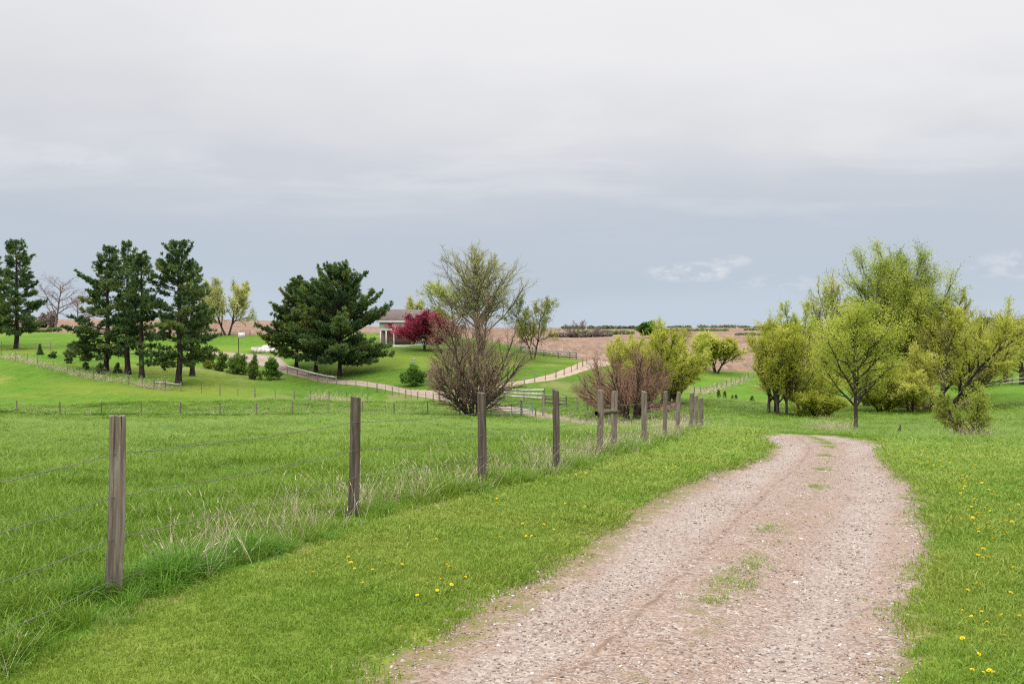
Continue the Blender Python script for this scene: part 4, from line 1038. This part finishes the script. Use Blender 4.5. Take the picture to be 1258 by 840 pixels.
def build_small():
    # basketball hoop at the parking
    t = thing('basketball_hoop', 'basketball hoop on a dark pole at the edge of the parking', 'basketball hoop', at(293, 176.5))
    b = Boxes(); b.tube([(0, 0, -.2), (0, 0, 3.2), (.15, -.1, 3.45), (.42, -.25, 3.55)], .075, 8); obj('pole', b.mesh('pole', M['dark_metal']), t)
    b = Boxes(); b.box((.02, -.34, 3.05), (1.20, -.29, 4.0)); obj('backboard', b.mesh('backboard', M['white_paint']), t)
    b = Boxes(); a = np.linspace(0, 6.283, 17); b.tube(np.stack([.6 + .23 * np.cos(a), -.60 + .23 * np.sin(a), np.full(17, 3.2)], 1), .018, 5)
    obj('rim', b.mesh('rim', plain('rim_orange', (.5, .1, .03))), t)
    # birdhouse
    t = thing('birdhouse', 'small white birdhouse on a pole above the lone lawn shrub', 'birdhouse', at(508.5, 142))
    b = Boxes(); b.tube([(0, 0, -.2), (0, 0, .95)], .045, 6); obj('pole', b.mesh('pole', M['white_paint']), t)
    b = Boxes(); b.box((-.17, -.17, .95), (.17, .17, 1.33)); obj('box', b.mesh('box', M['white_paint']), t)
    b = Boxes(); b.add([(-.26, -.25, 1.32), (.26, -.25, 1.32), (.26, .25, 1.32), (-.26, .25, 1.32), (0, -.25, 1.56), (0, .25, 1.56)], [(0, 3, 2, 1), (0, 1, 4, 4), (2, 3, 5, 5), (1, 2, 5, 4), (3, 0, 4, 5)])
    obj('roof', b.mesh('roof', M['rail_wood']), t)
    # stone bed by the parking
    t = thing('rock_bed', 'raised bed of grey gravel with a pale stone edge beside the parking', 'rock bed', at(330, 181))
    g = np.random.default_rng(5); n = 30; m_ = 9
    V = []; 
    for i in range(m_ + 1):
        for k in range(n):
            u = i / m_; a = k * 2 * math.pi / n
            V.append((math.cos(a) * 2.5 * u, math.sin(a) * 2.2 * u, 1.25 * (1 - u * u) - .1 + g.normal(0, .05)))
    Q = [(i * n + k, i * n + (k + 1) % n, (i + 1) * n + (k + 1) % n, (i + 1) * n + k) for i in range(m_) for k in range(n)]
    obj('gravel_mound', mesh_np('gravel_mound', np.array(V), np.array(Q), M['stone']), t)
    b = Boxes()
    for k in range(22):
        a = k * 2 * math.pi / 22; x, y = math.cos(a) * 2.7, math.sin(a) * 2.4; s = .28 + g.random() * .12
        z = .5 * max(0, -math.cos(a)) + .05
        b.box((x - s, y - s * .8, -.25), (x + s, y + s * .8, z + .08 + g.random() * .18))
    obj('stone_edge', b.mesh('stone_edge', M['pale_stone']), t)
    # broken stump in the right meadow
    t = thing('broken_stump', 'thin broken dark stump standing alone in the right-hand meadow', 'stump', at(1105, 50))
    V, Fc = tubes([(0, 0, -.1), (.02, 0, .18), (.0, 0, .16), (.05, .02, .3)], [(.02, 0, .18), (.06, .02, .32), (-.05, .02, .26), (.085, .02, .50)], [.10, .085, .04, .05], [.085, .05, .012, .012], 7)
    obj('trunk', mesh_np('trunk', V, Fc, M['bark_dark'], None, True), t)
    V, Fc = tubes([(.15, -.1, 0), (-.12, .0, 0)], [(.35, -.2, .14), (-.3, -.1, .1)], [.02, .025], [.006, .008], 5)
    obj('side_twigs', mesh_np('side_twigs', V, Fc, M['bark_grey']), t)
    # walk in front of the house
    b = Boxes(); a, c = xpix(462, 174), xpix(503, 174); zz = ground((a + c) / 2, 174.5)
    b.box((a, 173.6, zz - .4), (c, 176.2, zz + .06)); tag(obj('footpath', b.mesh('footpath', M['concrete'])), kind='structure')

def leaf_bank(name, px0, px1, D, h_px, n, leaf, m, seed, thick=6, lumps=16, label=None, cat=None, group=None, kind=None, D1=None):
    """a long low mass of far foliage: many overlapping crowns of differing height"""
    g = np.random.default_rng(seed); D1 = D1 or D
    k = lumps; u = (np.arange(k) + g.random(k)) / k
    Dd = D + (D1 - D) * u; cx = xpix(px0 + (px1 - px0) * u, Dd); cy = Dd + g.normal(0, thick * .3, k)
    H = h_px / F * D * g.uniform(.45, 1.0, k); Wd = np.abs(xpix(px1, D) - xpix(px0, D)) / k * g.uniform(.8, 1.8, k)
    cz_ = base_height(cx, cy)
    i = g.integers(0, k, n); o = unit(g.normal(size=(n, 3))) * (g.random(n) ** .4)[:, None]
    c = np.stack([cx[i] + o[:, 0] * Wd[i] * .7, cy[i] + o[:, 1] * thick * .5, cz_[i] + H[i] * (.5 + .5 * o[:, 2])], 1)
    V, Fc, v = leaf_quads(c, g, leaf, 1.3, None, 0, g.uniform(.2, .8, k)[i])
    o0 = np.array([cx.mean(), cy.mean(), cz_.mean()])
    ob = obj(name, mesh_np(name, V - o0, Fc, M[m], v)); ob.location = o0
    return tag(ob, label, cat, group, kind)

def build_far():
    hg = 'hedgerows on the far fields'
    leaf_bank('hedgerow', 700, 776, 560, 5, 5000, 1.0, 'deep_leaf', 1, 10, 30, 'dark green hedgerow beyond the far row of bare trees', 'hedgerow', hg)
    leaf_bank('hedgerow', 818, 890, 700, 3.2, 4000, 1.1, 'deep_leaf', 2, 10, 34, 'thin green hedgerow on the fields right of the dense green tree', 'hedgerow', hg)
    leaf_bank('hedgerow', 906, 962, 420, 3.4, 3000, .8, 'far_wood', 3, 6, 24, 'dark hedgerow on the fields left of the grove', 'hedgerow', hg)
    leaf_bank('hedgerow', 914, 980, 800, 3.0, 3000, 1.1, 'deep_leaf', 4, 8, 20, 'small far hedgerow just under the skyline left of the grove', 'hedgerow', hg)
    leaf_bank('hedgerow', 690, 790, 1100, 4, 4000, 2.0, 'far_wood', 5, 20, 30, 'greyish hedgerow on the skyline over the far bare trees', 'hedgerow', hg)
    leaf_bank('far_treeline', 822, 1300, 2100, 4.2, 9000, 2.6, 'far_wood', 6, 60, 62, kind='stuff')
    leaf_bank('far_woodland', 1205, 1330, 700, 18, 15000, 1.7, 'far_wood', 7, 40, 40, kind='stuff')
    leaf_bank('field_brush', 676, 752, 432, 8, 7000, .7, 'far_twig', 8, 6, 30, 'grey brush along the foot of the far bare trees', 'brush')
    leaf_bank('hill_brush', 34, 64, 240, 22, 4500, .4, 'far_twig', 9, 5, 8, 'dense grey brush behind the lone pine on the left', 'brush')
    leaf_bank('hill_brush', -14, 16, 240, 16, 3000, .4, 'far_wood', 10, 5, 8, 'dull green brush at the left edge of the photo', 'brush')
    leaf_bank('hill_hedge', -20, 72, 207, 5, 3500, .35, 'deep_leaf', 11, 2, 26, 'low dark hedge at the top of the left lawn behind the lone pine', 'hedge')
    leaf_bank('grove_undergrowth', 1128, 1196, 100, 10, 4500, .22, 'grey_twig', 12, 4, 18, 'dry brown undergrowth at the foot of the grove', 'undergrowth')
    leaf_bank('thicket_undergrowth', 792, 840, 88, 9, 3000, .2, 'grey_twig', 13, 3, 12, 'dry undergrowth at the foot of the willow thicket', 'undergrowth')
build_house(); build_small(); build_far()

# ------------------------------------------------------------------ grass, straw, stones
def variant_collection(name, meshes):
    c = bpy.data.collections.new(name)
    for i, me in enumerate(meshes):
        c.objects.link(bpy.data.objects.new(f'{name}_{i:02d}', me))
    return c

def tuft_mesh(seed, n, rad, h0, h1, w, bend, m, curl=.5):
    g = np.random.default_rng(seed)
    a = g.random(n) * 6.283; r = rad * np.sqrt(g.random(n))
    p = np.stack([np.cos(a) * r, np.sin(a) * r, np.full(n, -.02)], 1)
    h = g.uniform(h0, h1, n); ba = a + g.normal(0, .9, n); be = np.abs(g.normal(bend, bend * .5, n))
    bd = np.stack([np.cos(ba), np.sin(ba), np.zeros(n)], 1)
    sd = np.stack([-np.sin(ba), np.cos(ba), np.zeros(n)], 1); ro = g.normal(0, .7, n)
    sd = sd * np.cos(ro)[:, None] + bd * np.sin(ro)[:, None]
    ts = (0, .4, .75, 1.0); ws = (.8, 1.0, .7, .06)
    rows = []
    for t, k in zip(ts, ws):
        c = p + bd * (h * be * t ** 2)[:, None]; c[:, 2] += h * t * (1 - curl * be * t * t)
        hw = w * k * .5 * g.uniform(.7, 1.3, n)[:, None]
        rows += [c - sd * hw, c + sd * hw]
    V = np.stack(rows, 1).reshape(-1, 3)
    b = (np.arange(n) * 8)[:, None]
    Q = np.concatenate([b + np.array([[0, 1, 3, 2]]), b + np.array([[2, 3, 5, 4]]), b + np.array([[4, 5, 7, 6]])])
    tip = np.tile(np.array([-.12, -.12, 0, 0, .06, .06, .12, .12]), n)
    v = np.clip(np.repeat(np.clip(g.normal(.42, .2, n), 0, 1), 8) + tip, 0, 1)
    return mesh_np('tuft', V, Q, M[m], v)

def straw_mesh(seed, n, h0, h1):
    g = np.random.default_rng(seed); P0 = []; P1 = []; r0 = []; r1 = []
    for i in range(n):
        a = g.random() * 6.28; p = np.array([g.normal(0, .07), g.normal(0, .07), -.02]); h = g.uniform(h0, h1)
        d = unit(np.array([math.cos(a) * g.uniform(.05, .8), math.sin(a) * .5, 1.0]))
        for k in range(4):
            q = p + d * h / 4; P0.append(p); P1.append(q); r0.append(.0030 - .0005 * k); r1.append(.0025 - .0005 * k); p = q
            d = unit(d + np.array([math.cos(a) * .05, math.sin(a) * .05, -.03]))
        if g.random() < .6:
            P0.append(p); P1.append(p + d * .07); r0.append(.007); r1.append(.002)
    V, Fc = tubes(np.array(P0), np.array(P1), r0, r1, 3)
    return mesh_np('straw', V, Fc, M['straw'], np.repeat(np.clip(g.normal(.5, .25, len(P0)), 0, 1), 6))

def pebble_mesh(seed):
    g = np.random.default_rng(seed)
    import bmesh
    bm = bmesh.new(); bmesh.ops.create_icosphere(bm, subdivisions=1, radius=1)
    sc_ = g.uniform(.6, 1.2, 3) * (1, 1, .6)
    for v in bm.verts:
        k = 1 + g.normal(0, .14); v.co = Vector((v.co.x * sc_[0] * k, v.co.y * sc_[1] * k, v.co.z * sc_[2] * k))
    me = bpy.data.meshes.new('pebble'); bm.to_mesh(me); bm.free(); me.materials.append(M['pebble']); return me

def scatter_group():
    ng = bpy.data.node_groups.new('scatter', 'GeometryNodeTree')
    ng.interface.new_socket('Geometry', in_out='INPUT', socket_type='NodeSocketGeometry')
    ng.interface.new_socket('Collection', in_out='INPUT', socket_type='NodeSocketCollection')
    ng.interface.new_socket('Geometry', in_out='OUTPUT', socket_type='NodeSocketGeometry')
    N = ng.nodes; L = ng.links
    gi = N.new('NodeGroupInput'); go = N.new('NodeGroupOutput')
    ip = N.new('GeometryNodeInstanceOnPoints'); ci = N.new('GeometryNodeCollectionInfo')
    ci.inputs['Separate Children'].default_value = True; ci.inputs['Reset Children'].default_value = True
    def na(name, t):
        n = N.new('GeometryNodeInputNamedAttribute'); n.data_type = t; n.inputs['Name'].default_value = name; return n.outputs[0]
    L.new(gi.outputs[0], ip.inputs['Points']); L.new(gi.outputs[1], ci.inputs['Collection']); L.new(ci.outputs[0], ip.inputs['Instance'])
    ip.inputs['Pick Instance'].default_value = True
    L.new(na('idx', 'INT'), ip.inputs['Instance Index']); L.new(na('rot', 'FLOAT_VECTOR'), ip.inputs['Rotation']); L.new(na('scl', 'FLOAT_VECTOR'), ip.inputs['Scale'])
    L.new(ip.outputs[0], go.inputs[0])
    return ng
NG = scatter_group()

def scatter(name, P, rot, scl, coll):
    n = len(P); k = len(coll.objects)
    me = bpy.data.meshes.new(name); me.vertices.add(n); me.vertices.foreach_set('co', np.asarray(P, np.float32).ravel())
    a = me.attributes.new('rot', 'FLOAT_VECTOR', 'POINT'); a.data.foreach_set('vector', np.asarray(rot, np.float32).ravel())
    a = me.attributes.new('scl', 'FLOAT_VECTOR', 'POINT'); a.data.foreach_set('vector', np.asarray(scl, np.float32).ravel())
    a = me.attributes.new('idx', 'INT', 'POINT'); a.data.foreach_set('value', rng.integers(0, k, n).astype(np.int32))
    o = obj(name, me); md = o.modifiers.new('scatter', 'NODES'); md.node_group = NG
    md[[i.identifier for i in NG.interface.items_tree if i.name == 'Collection'][0]] = coll
    tag(o, kind='stuff'); print(name, n); return o

def fan_points(n, rho, r0, r1, half=43.0):
    r = np.linspace(r0, r1, 4000); c = np.cumsum(r * rho(r)); tot = c[-1] * (r[1] - r[0]) * 2 * math.radians(half); c /= c[-1]
    n = int(n or tot)
    rr = np.interp(rng.random(n), c, r); th = np.radians(rng.uniform(-half, half, n))
    return np.sin(th) * rr, np.cos(th) * rr

def is_mown(f, X, Y):
    r = f['r']
    beyond = sstep(33, 38, r + 3 * fbm(X * .15, Y * .15, 61)) * (f['d'] > 0) + sstep(44, 47, r) * (f['d'] <= 0)
    return sstep(.35, .55, f['fd'] + .25 * fbm(X * .9, Y * .9, 62)) * (1 - np.clip(beyond, 0, 1))

POST_XY = np.array([(xpix(p[0], p[2]), p[2]) for p in POSTS])
def near_post(X, Y):
    d = np.min(np.hypot(X[:, None] - POST_XY[:, 0] - .06, (Y[:, None] - POST_XY[:, 1] + .35) / 1.6), axis=1)
    return .42 + .58 * sstep(.12, .24, d)

def build_grass():
    vz = variant_collection('verge_tufts', [tuft_mesh(400 + i, 34, .13, .022, .062, .0055, .55, 'verge_blade') for i in range(10)])
    mz = variant_collection('meadow_tufts', [tuft_mesh(420 + i, 30, .16, .10, .30, .0075, .55, 'meadow_blade') for i in range(10)])
    tz = variant_collection('tall_tufts', [tuft_mesh(440 + i, 60, .15, .18, .48, .0085, .75, 'tall_blade') for i in range(8)])
    sz = variant_collection('straw_stalks', [straw_mesh(460 + i, 6, .25, .66) for i in range(8)])
    pz = variant_collection('pebbles', [pebble_mesh(480 + i) for i in range(8)])
    def euler(n, tilt=.15): return np.stack([rng.normal(0, tilt, n), rng.normal(0, tilt, n), rng.random(n) * 6.28], 1)
    # mown verges
    X, Y = fan_points(None, lambda r: 340 * np.minimum(1, (8 / r) ** 1.55), 4.6, 48)
    f = fields(X, Y); m = is_mown(f, X, Y)
    k = (m > rng.random(len(X)) * .9 + .1) & (f['rd'] > .02 + .3 * np.abs(vnoise(X * 2, Y * 2, 77)) * (rng.random(len(X)) < .75)) & (f['ld'] > 0)
    clump = 1 + .6 * np.clip(fbm(X * 1.1, Y * 1.1, 78), 0, 1) + .7 * np.exp(-((f['rd'] - .35) / .25) ** 2) * np.clip(vnoise(X * .8, Y * .8, 79) + .35, 0, 1)
    s = clump * (np.maximum(f['r'], 7) / 7) ** .40 * rng.uniform(.7, 1.25, len(X))
    P = np.stack([X, Y, f['z']], 1)[k]; n = len(P)
    wl = (np.maximum(f['r'], 7) / 7)[k] ** .45
    scatter('verge_grass', P, euler(n), np.stack([s[k] * wl, s[k] * wl, s[k] / (1 + .03 * np.maximum(f['r'][k] - 6, 0))], 1), vz)
    # meadows
    X, Y = fan_points(None, lambda r: 130 * np.minimum(1, (9 / r) ** 1.3), 4.6, 112)
    f = fields(X, Y); m = is_mown(f, X, Y)
    k = (m < rng.random(len(X)) * .8 + .1) & (f['rd'] > .3) & (f['ld'] > .2) & ~((f['fd'] > .4) & (f['r'] < 30) & (f['d'] < 0))
    s = (np.maximum(f['r'], 9) / 9) ** .30 * rng.uniform(.65, 1.2, len(X)) * (.85 + .9 * np.clip(fbm(X * .5, Y * .5, 80), -.4, 1))
    s = s * near_post(X, Y)
    P = np.stack([X, Y, f['z']], 1)[k]; n = len(P); wl = (np.maximum(f['r'], 9) / 9)[k] ** .28
    scatter('meadow_grass', P, euler(n), np.stack([s[k] * wl, s[k] * wl, np.minimum(s[k], 1.5) * (1.0 - .68 * sstep(14, 60, f['r'][k]))], 1), mz)
    # unmown growth under the near fence
    S = np.r_[0, np.cumsum(np.linalg.norm(np.diff(FENCE[:, :2], axis=0), axis=1))]
    def along(n, mu, sd, pw):
        s = S[-1] * rng.random(n) ** pw; i = np.clip(np.searchsorted(S, s) - 1, 0, len(FENCE) - 2); t = (s - S[i]) / (S[i + 1] - S[i])
        p = FENCE[i, :2] * (1 - t)[:, None] + FENCE[i + 1, :2] * t[:, None]; d = unit(FENCE[i + 1, :2] - FENCE[i, :2])
        o = rng.normal(mu, sd, n)[:, None] * np.stack([d[:, 1], -d[:, 0]], 1)
        q = p + o; k = np.hypot(q[:, 0], q[:, 1]) > 4.2; return q[k]
    q = along(1500, .06, .17, 1.25); f = fields(q[:, 0], q[:, 1])
    cl = np.clip(.30 + 1.1 * fbm(q[:, 0] * .8, q[:, 1] * .8, 81), .2, 1.35)
    s = cl * rng.uniform(.7, 1.1, len(q)) * near_post(q[:, 0], q[:, 1]); scatter('fence_line_grass', np.c_[q, f['z']], euler(len(q)), np.stack([s, s, s], 1), tz)
    q = along(780, -.2, .34, 1.15); f = fields(q[:, 0], q[:, 1])
    k = fbm(q[:, 0] * .9, q[:, 1] * .9, 82) > -.12; q = q[k]; s = rng.uniform(.5, 1.15, len(q))
    scatter('straw_stalks', np.c_[q, f['z'][k]], euler(len(q), .15), np.stack([s * .9, s * .9, s], 1), sz)
    # dry grass along the far fences and in the rough corner
    far = []
    for pts, n in (([(2, 135), (33, 131), (65, 127), (98, 122.5), (129, 119.5), (175, 116), (203, 115.2)], 420), ([(381, 111.5), (404, 111), (451, 110.2)], 120), ([(853, 141), (881, 154), (919.4, 175)], 300),
                   ([(658, 89), (701, 84.5), (748, 75), (805, 63), (835, 56)], 260), ([(-70, 95), (221, 94), (403, 92), (525, 89)], 110), ([(845, 46), (858, 42)], 40), ([(1000, 57), (1040, 55)], 90), ([(1180, 41.6), (1206, 41.6)], 60)):
        w = np.array([(xpix(a, b), b) for a, b in pts]); t = rng.random(n) * (len(w) - 1); i = t.astype(int); u = (t - i)[:, None]
        far.append(w[i] * (1 - u) + w[i + 1] * u + rng.normal(0, .45, (n, 2)))
    q = np.concatenate(far); f = fields(q[:, 0], q[:, 1]); s = rng.uniform(.6, 1.2, len(q)) * 1.2; w = s * np.clip(f['r'] / 40, 1.5, 3)
    scatter('dry_grass', np.c_[q, f['z']], euler(len(q), .3), np.stack([w, w, s], 1), sz)
    w = np.array([(xpix(a, b), b) for a, b in ((-70, 94.6), (20, 94.6), (124, 94.1), (221, 93.6), (315, 92.6), (403, 91.6), (484, 89.6), (525, 88.6), (565, 86.6))])
    t = rng.random(900) * (len(w) - 1); i = t.astype(int); u = (t - i)[:, None]; q = w[i] * (1 - u) + w[i + 1] * u + rng.normal(0, .13, (900, 2))
    f = fields(q[:, 0], q[:, 1]); s = rng.uniform(.5, 1.0, 900); scatter('cross_fence_grass', np.c_[q, f['z']], euler(900), np.stack([s * 1.5, s * 1.5, s * .8], 1), tz)
    # weeds in the drive: the middle strip and the right edge
    X = []; Y = []
    rs = np.r_[0, np.cumsum(np.linalg.norm(np.diff(ROAD[:, :2], axis=0), axis=1))]
    n = 4200; s = rng.uniform(6, 52, n); i = np.clip(np.searchsorted(rs, s) - 1, 0, len(ROAD) - 2); t = ((s - rs[i]) / (rs[i + 1] - rs[i]))[:, None]
    c = ROAD[i] * (1 - t) + ROAD[i + 1] * t; d = unit(ROAD[i + 1, :2] - ROAD[i, :2]); nr = np.stack([d[:, 1], -d[:, 0]], 1)
    lat = np.where(rng.random(n) < .5, rng.normal(.04, .055, n), rng.normal(.86, .06, n))
    q = c[:, :2] + nr * (lat * c[:, 2])[:, None]
    keep = fbm(q[:, 0] * 1.4 + 4, q[:, 1] * .9, 83) > .15
    q = q[keep]; f = fields(q[:, 0], q[:, 1]); s = rng.uniform(.6, 1.3, len(q))
    scatter('drive_weeds', np.c_[q, f['z']], euler(len(q)), np.stack([s * .9, s * .9, s * .6], 1), vz)
    # loose stones
    X, Y = fan_points(170000, lambda r: np.minimum(1, (7 / r) ** 1.55), 4.6, 40, 34)
    f = fields(X, Y); k = f['rd'] < .12 * rng.random(len(X)) + .04
    wt = np.exp(-((np.abs(f['u']) - .52) / .16) ** 2) * .5 + .35 + .5 * (np.abs(f['u']) > .85)
    k &= wt * (.6 + fbm(X * .7, Y * .7, 84)) > rng.random(len(X)) * .75
    n = k.sum(); s = rng.gamma(3.0, .0018, n) + .0022; s = np.minimum(s, .030) * (np.maximum(f['r'][k], 7) / 7) ** .35
    scatter('gravel_stones', np.stack([X, Y, f['z'] + .001], 1)[k], rng.random((n, 3)) * 6.28 * (.1, .1, 1), np.stack([s, s, s], 1), pz)

    # dandelions: every one its own object
    def dandelion_mesh(seed):
        g = np.random.default_rng(seed); b = Boxes(); h = g.uniform(.05, .10)
        V, Fc = tubes([(0, 0, -.03)], [(.004, 0, h)], [.003], [.0025], 4)
        n = 22; V2 = []; Q2 = []
        for ring, (rr, zz) in enumerate(((.022, .004), (.015, .011), (.008, .015))):
            for i in range(n):
                a = i * 2 * math.pi / n + ring * .4 + g.normal(0, .05); r1 = rr * g.uniform(.85, 1.1); w = .0042
                ca, sa = math.cos(a), math.sin(a); p = len(V2)
                V2 += [(.002 * ca, .002 * sa, h + zz * .5), (ca * r1 * .7 - sa * w, sa * r1 * .7 + ca * w, h + zz), (ca * r1, sa * r1, h + zz * .9), (ca * r1 * .7 + sa * w, sa * r1 * .7 - ca * w, h + zz)]
                Q2.append((p, p + 1, p + 2, p + 3))
        me = mesh_np('dandelion', np.r_[V, np.array(V2)], np.r_[Fc, np.array(Q2) + len(V)], M['tall_blade'], np.r_[np.full(len(V), .5), np.clip(g.normal(.5, .2, len(V2)), 0, 1)])
        me.materials.append(M['dandelion_flower'])
        me.polygons.foreach_set('material_index', np.r_[np.zeros(len(Fc)), np.ones(len(Q2))].astype(np.int32)); return me
    dm = [dandelion_mesh(500 + i) for i in range(6)]
    def road_side(n, smin, smax, side, mu, ex):
        s = smin + (smax - smin) * rng.random(n) ** 1.4; i = np.clip(np.searchsorted(rs, s) - 1, 0, len(ROAD) - 2); t = ((s - rs[i]) / (rs[i + 1] - rs[i]))[:, None]
        c = ROAD[i] * (1 - t) + ROAD[i + 1] * t; d = unit(ROAD[i + 1, :2] - ROAD[i, :2]); nr = np.stack([d[:, 1], -d[:, 0]], 1)
        return c[:, :2] + nr * (side * (c[:, 2] + mu + rng.exponential(ex, n)))[:, None]
    for side, n, a, b, ex, lab, grp in ((1, 250, 6.4, 40, .42, 'yellow dandelion flower in the grass right of the gravel drive', 'dandelions right of the drive'), (-1, 105, 8.5, 40, .50, 'yellow dandelion flower in the mown strip between fence and gravel', 'dandelions left of the drive')):
        q = road_side(n * 3, a, b, side, .18, ex); q = q[(vnoise(q[:, 0] * .9, q[:, 1] * .9, 90) > -.18) | (rng.random(len(q)) < .35)][:n]
        f = fields(q[:, 0], q[:, 1])
        for i in range(len(q)):
            if f['rd'][i] < .1 or f['fd'][i] < .6: continue
            o = obj('dandelion', dm[int(rng.integers(0, 6))]); s = float(rng.uniform(.45, .78) * (1 + .014 * f['r'][i]))
            o.location = (q[i, 0], q[i, 1], f['z'][i] + .015); o.scale = (s, s, s); o.rotation_euler = (rng.normal(.25, .2), rng.normal(0, .2), rng.random() * 6.28)
            tag(o, lab, 'dandelion', grp)
build_grass()

# ------------------------------------------------------------------ sky, sun, camera
def build_world():
    w = bpy.data.worlds.new('World'); scene.world = w; w.use_nodes = True
    nt = w.node_tree; N = nt.nodes; L = nt.links; N.clear()
    b = NB.__new__(NB); b.nt = nt; b.N = N; b.L = L
    out = N.new('ShaderNodeOutputWorld')
    sky = N.new('ShaderNodeTexSky'); sky.sky_type = 'NISHITA'; sky.sun_disc = False; sky.sun_elevation = R(52); sky.sun_rotation = R(215); sky.air_density = 1.0; sky.dust_density = 1.5
    bg1 = N.new('ShaderNodeBackground'); bg1.inputs[1].default_value = .09; L.new(sky.outputs[0], bg1.inputs[0])
    tc = N.new('ShaderNodeTexCoord'); d = tc.outputs['Generated']
    sp = N.new('ShaderNodeSeparateXYZ'); L.new(d, sp.inputs[0]); z = sp.outputs[2]
    # overcast sheet: height over the horizon, broken up by soft noise stretched along the horizon
    zz = b.math('MAXIMUM', z, .0)
    hx = b.math('DIVIDE', sp.outputs[0], b.math('ADD', zz, .16)); hy = b.math('DIVIDE', sp.outputs[1], b.math('ADD', zz, .16))
    cv = N.new('ShaderNodeCombineXYZ'); L.new(hx, cv.inputs[0]); L.new(hy, cv.inputs[1])
    n1 = b.noise(.55, 4, .5, b.mapping(cv.outputs[0], (1, 1, 1), (3.1, .7, 0)), .3); n2 = b.noise(1.6, 5, .55, b.mapping(cv.outputs[0], (.6, 1, 1), (1.3, 2.2, 0)), .4)
    n3 = b.noise(4.5, 5, .6, b.mapping(d, (1, 1, 3.2)))
    zw = b.math('ADD', zz, b.math('ADD', b.math('MULTIPLY', b.math('SUBTRACT', n1, .5), .13), b.math('MULTIPLY', b.math('SUBTRACT', n3, .5), .075)))
    col = b.ramp(zw, [(0, (.57, .65, .75)), (.045, (.525, .60, .695)), (.095, (.54, .60, .68)), (.145, (.615, .65, .71)), (.20, (.75, .76, .79)), (.27, (.87, .865, .88)), (.5, (.93, .925, .935))])
    col = b.mix(b.math('MULTIPLY', b.mrange(n2, .47, .66), b.mrange(zz, .06, .16, 0, .30)), col, (.92, .915, .925))
    col = b.mix(b.math('MULTIPLY', b.mrange(n1, .50, .34), b.mrange(zz, .10, .20, 0, .22)), col, (.66, .675, .71))
    # little cumulus low over the fields
    puffs = None
    for az, el, wx, wz in ((10.2, 3.1, 2.4, .55), (14.8, 2.4, 2.2, .5), (12.4, 3.7, 1.2, .35), (-24, 8.9, 3.0, .6), (27.5, 3.2, 4, .8)):
        dx, dy, dz = math.sin(R(az)) * math.cos(R(el)), math.cos(R(az)) * math.cos(R(el)), math.sin(R(el))
        ex = b.math('MULTIPLY', b.math('SUBTRACT', b.math('DIVIDE', sp.outputs[0], b.math('MAXIMUM', sp.outputs[1], .05)), dx / dy), 1 / math.radians(wx))
        ez = b.math('MULTIPLY', b.math('SUBTRACT', z, dz), 1 / math.radians(wz))
        q = b.math('ADD', b.math('MULTIPLY', ex, ex), b.math('MULTIPLY', ez, ez))
        k = b.math('MULTIPLY', b.mrange(q, 1.6, 0.0), .55 if az != 10.2 else 1.0)
        puffs = k if puffs is None else b.math('MAXIMUM', puffs, k)
    n4 = b.noise(38, 5, .6, b.mapping(d, (1, 1, 2)))
    puffs = b.math('MULTIPLY', puffs, b.math('MULTIPLY', b.mrange(n4, .42, .62), b.math('GREATER_THAN', sp.outputs[1], 0)))
    col = b.mix(b.math('MULTIPLY', puffs, .9), col, (.78, .795, .84))
    # an overcast sky is brighter overhead than at the horizon
    gain = b.mrange(zz, .29, .80, 1.0, 4.0)
    bg2 = N.new('ShaderNodeBackground'); L.new(col, bg2.inputs[0]); L.new(gain, bg2.inputs[1])
    ms = N.new('ShaderNodeMixShader'); ms.inputs[0].default_value = .95
    L.new(bg1.outputs[0], ms.inputs[1]); L.new(bg2.outputs[0], ms.inputs[2]); L.new(ms.outputs[0], out.inputs[0])
    w.cycles.sampling_method = 'MANUAL'; w.cycles.sample_map_resolution = 512
build_world()

sun = bpy.data.lights.new('sun', 'SUN'); sun.energy = 1.5; sun.angle = R(10); sun.color = (1, .965, .90)
so = link(bpy.data.objects.new('sun', sun)); so.rotation_euler = (R(38), 0, R(-35)); so.location = (-30, -30, 60)

cam = bpy.data.cameras.new('camera'); cam.sensor_width = 36; cam.lens = 36 * F / 1258; cam.clip_start = .1; cam.clip_end = 20000
co = link(bpy.data.objects.new('camera', cam)); co.location = (0, 0, 0)
co.rotation_euler = (R(90) - math.atan((CY - HOR) / F), 0, 0)
scene.camera = co
vs = scene.view_settings; vs.view_transform = 'Standard'; vs.look = 'None'; vs.exposure = 0.0; vs.gamma = 1; vs.use_curve_mapping = False
scene.render.engine = 'CYCLES'; scene.cycles.max_bounces = 6; scene.cycles.transparent_max_bounces = 4; scene.cycles.use_denoising = False; scene.cycles.filter_width = 1.2
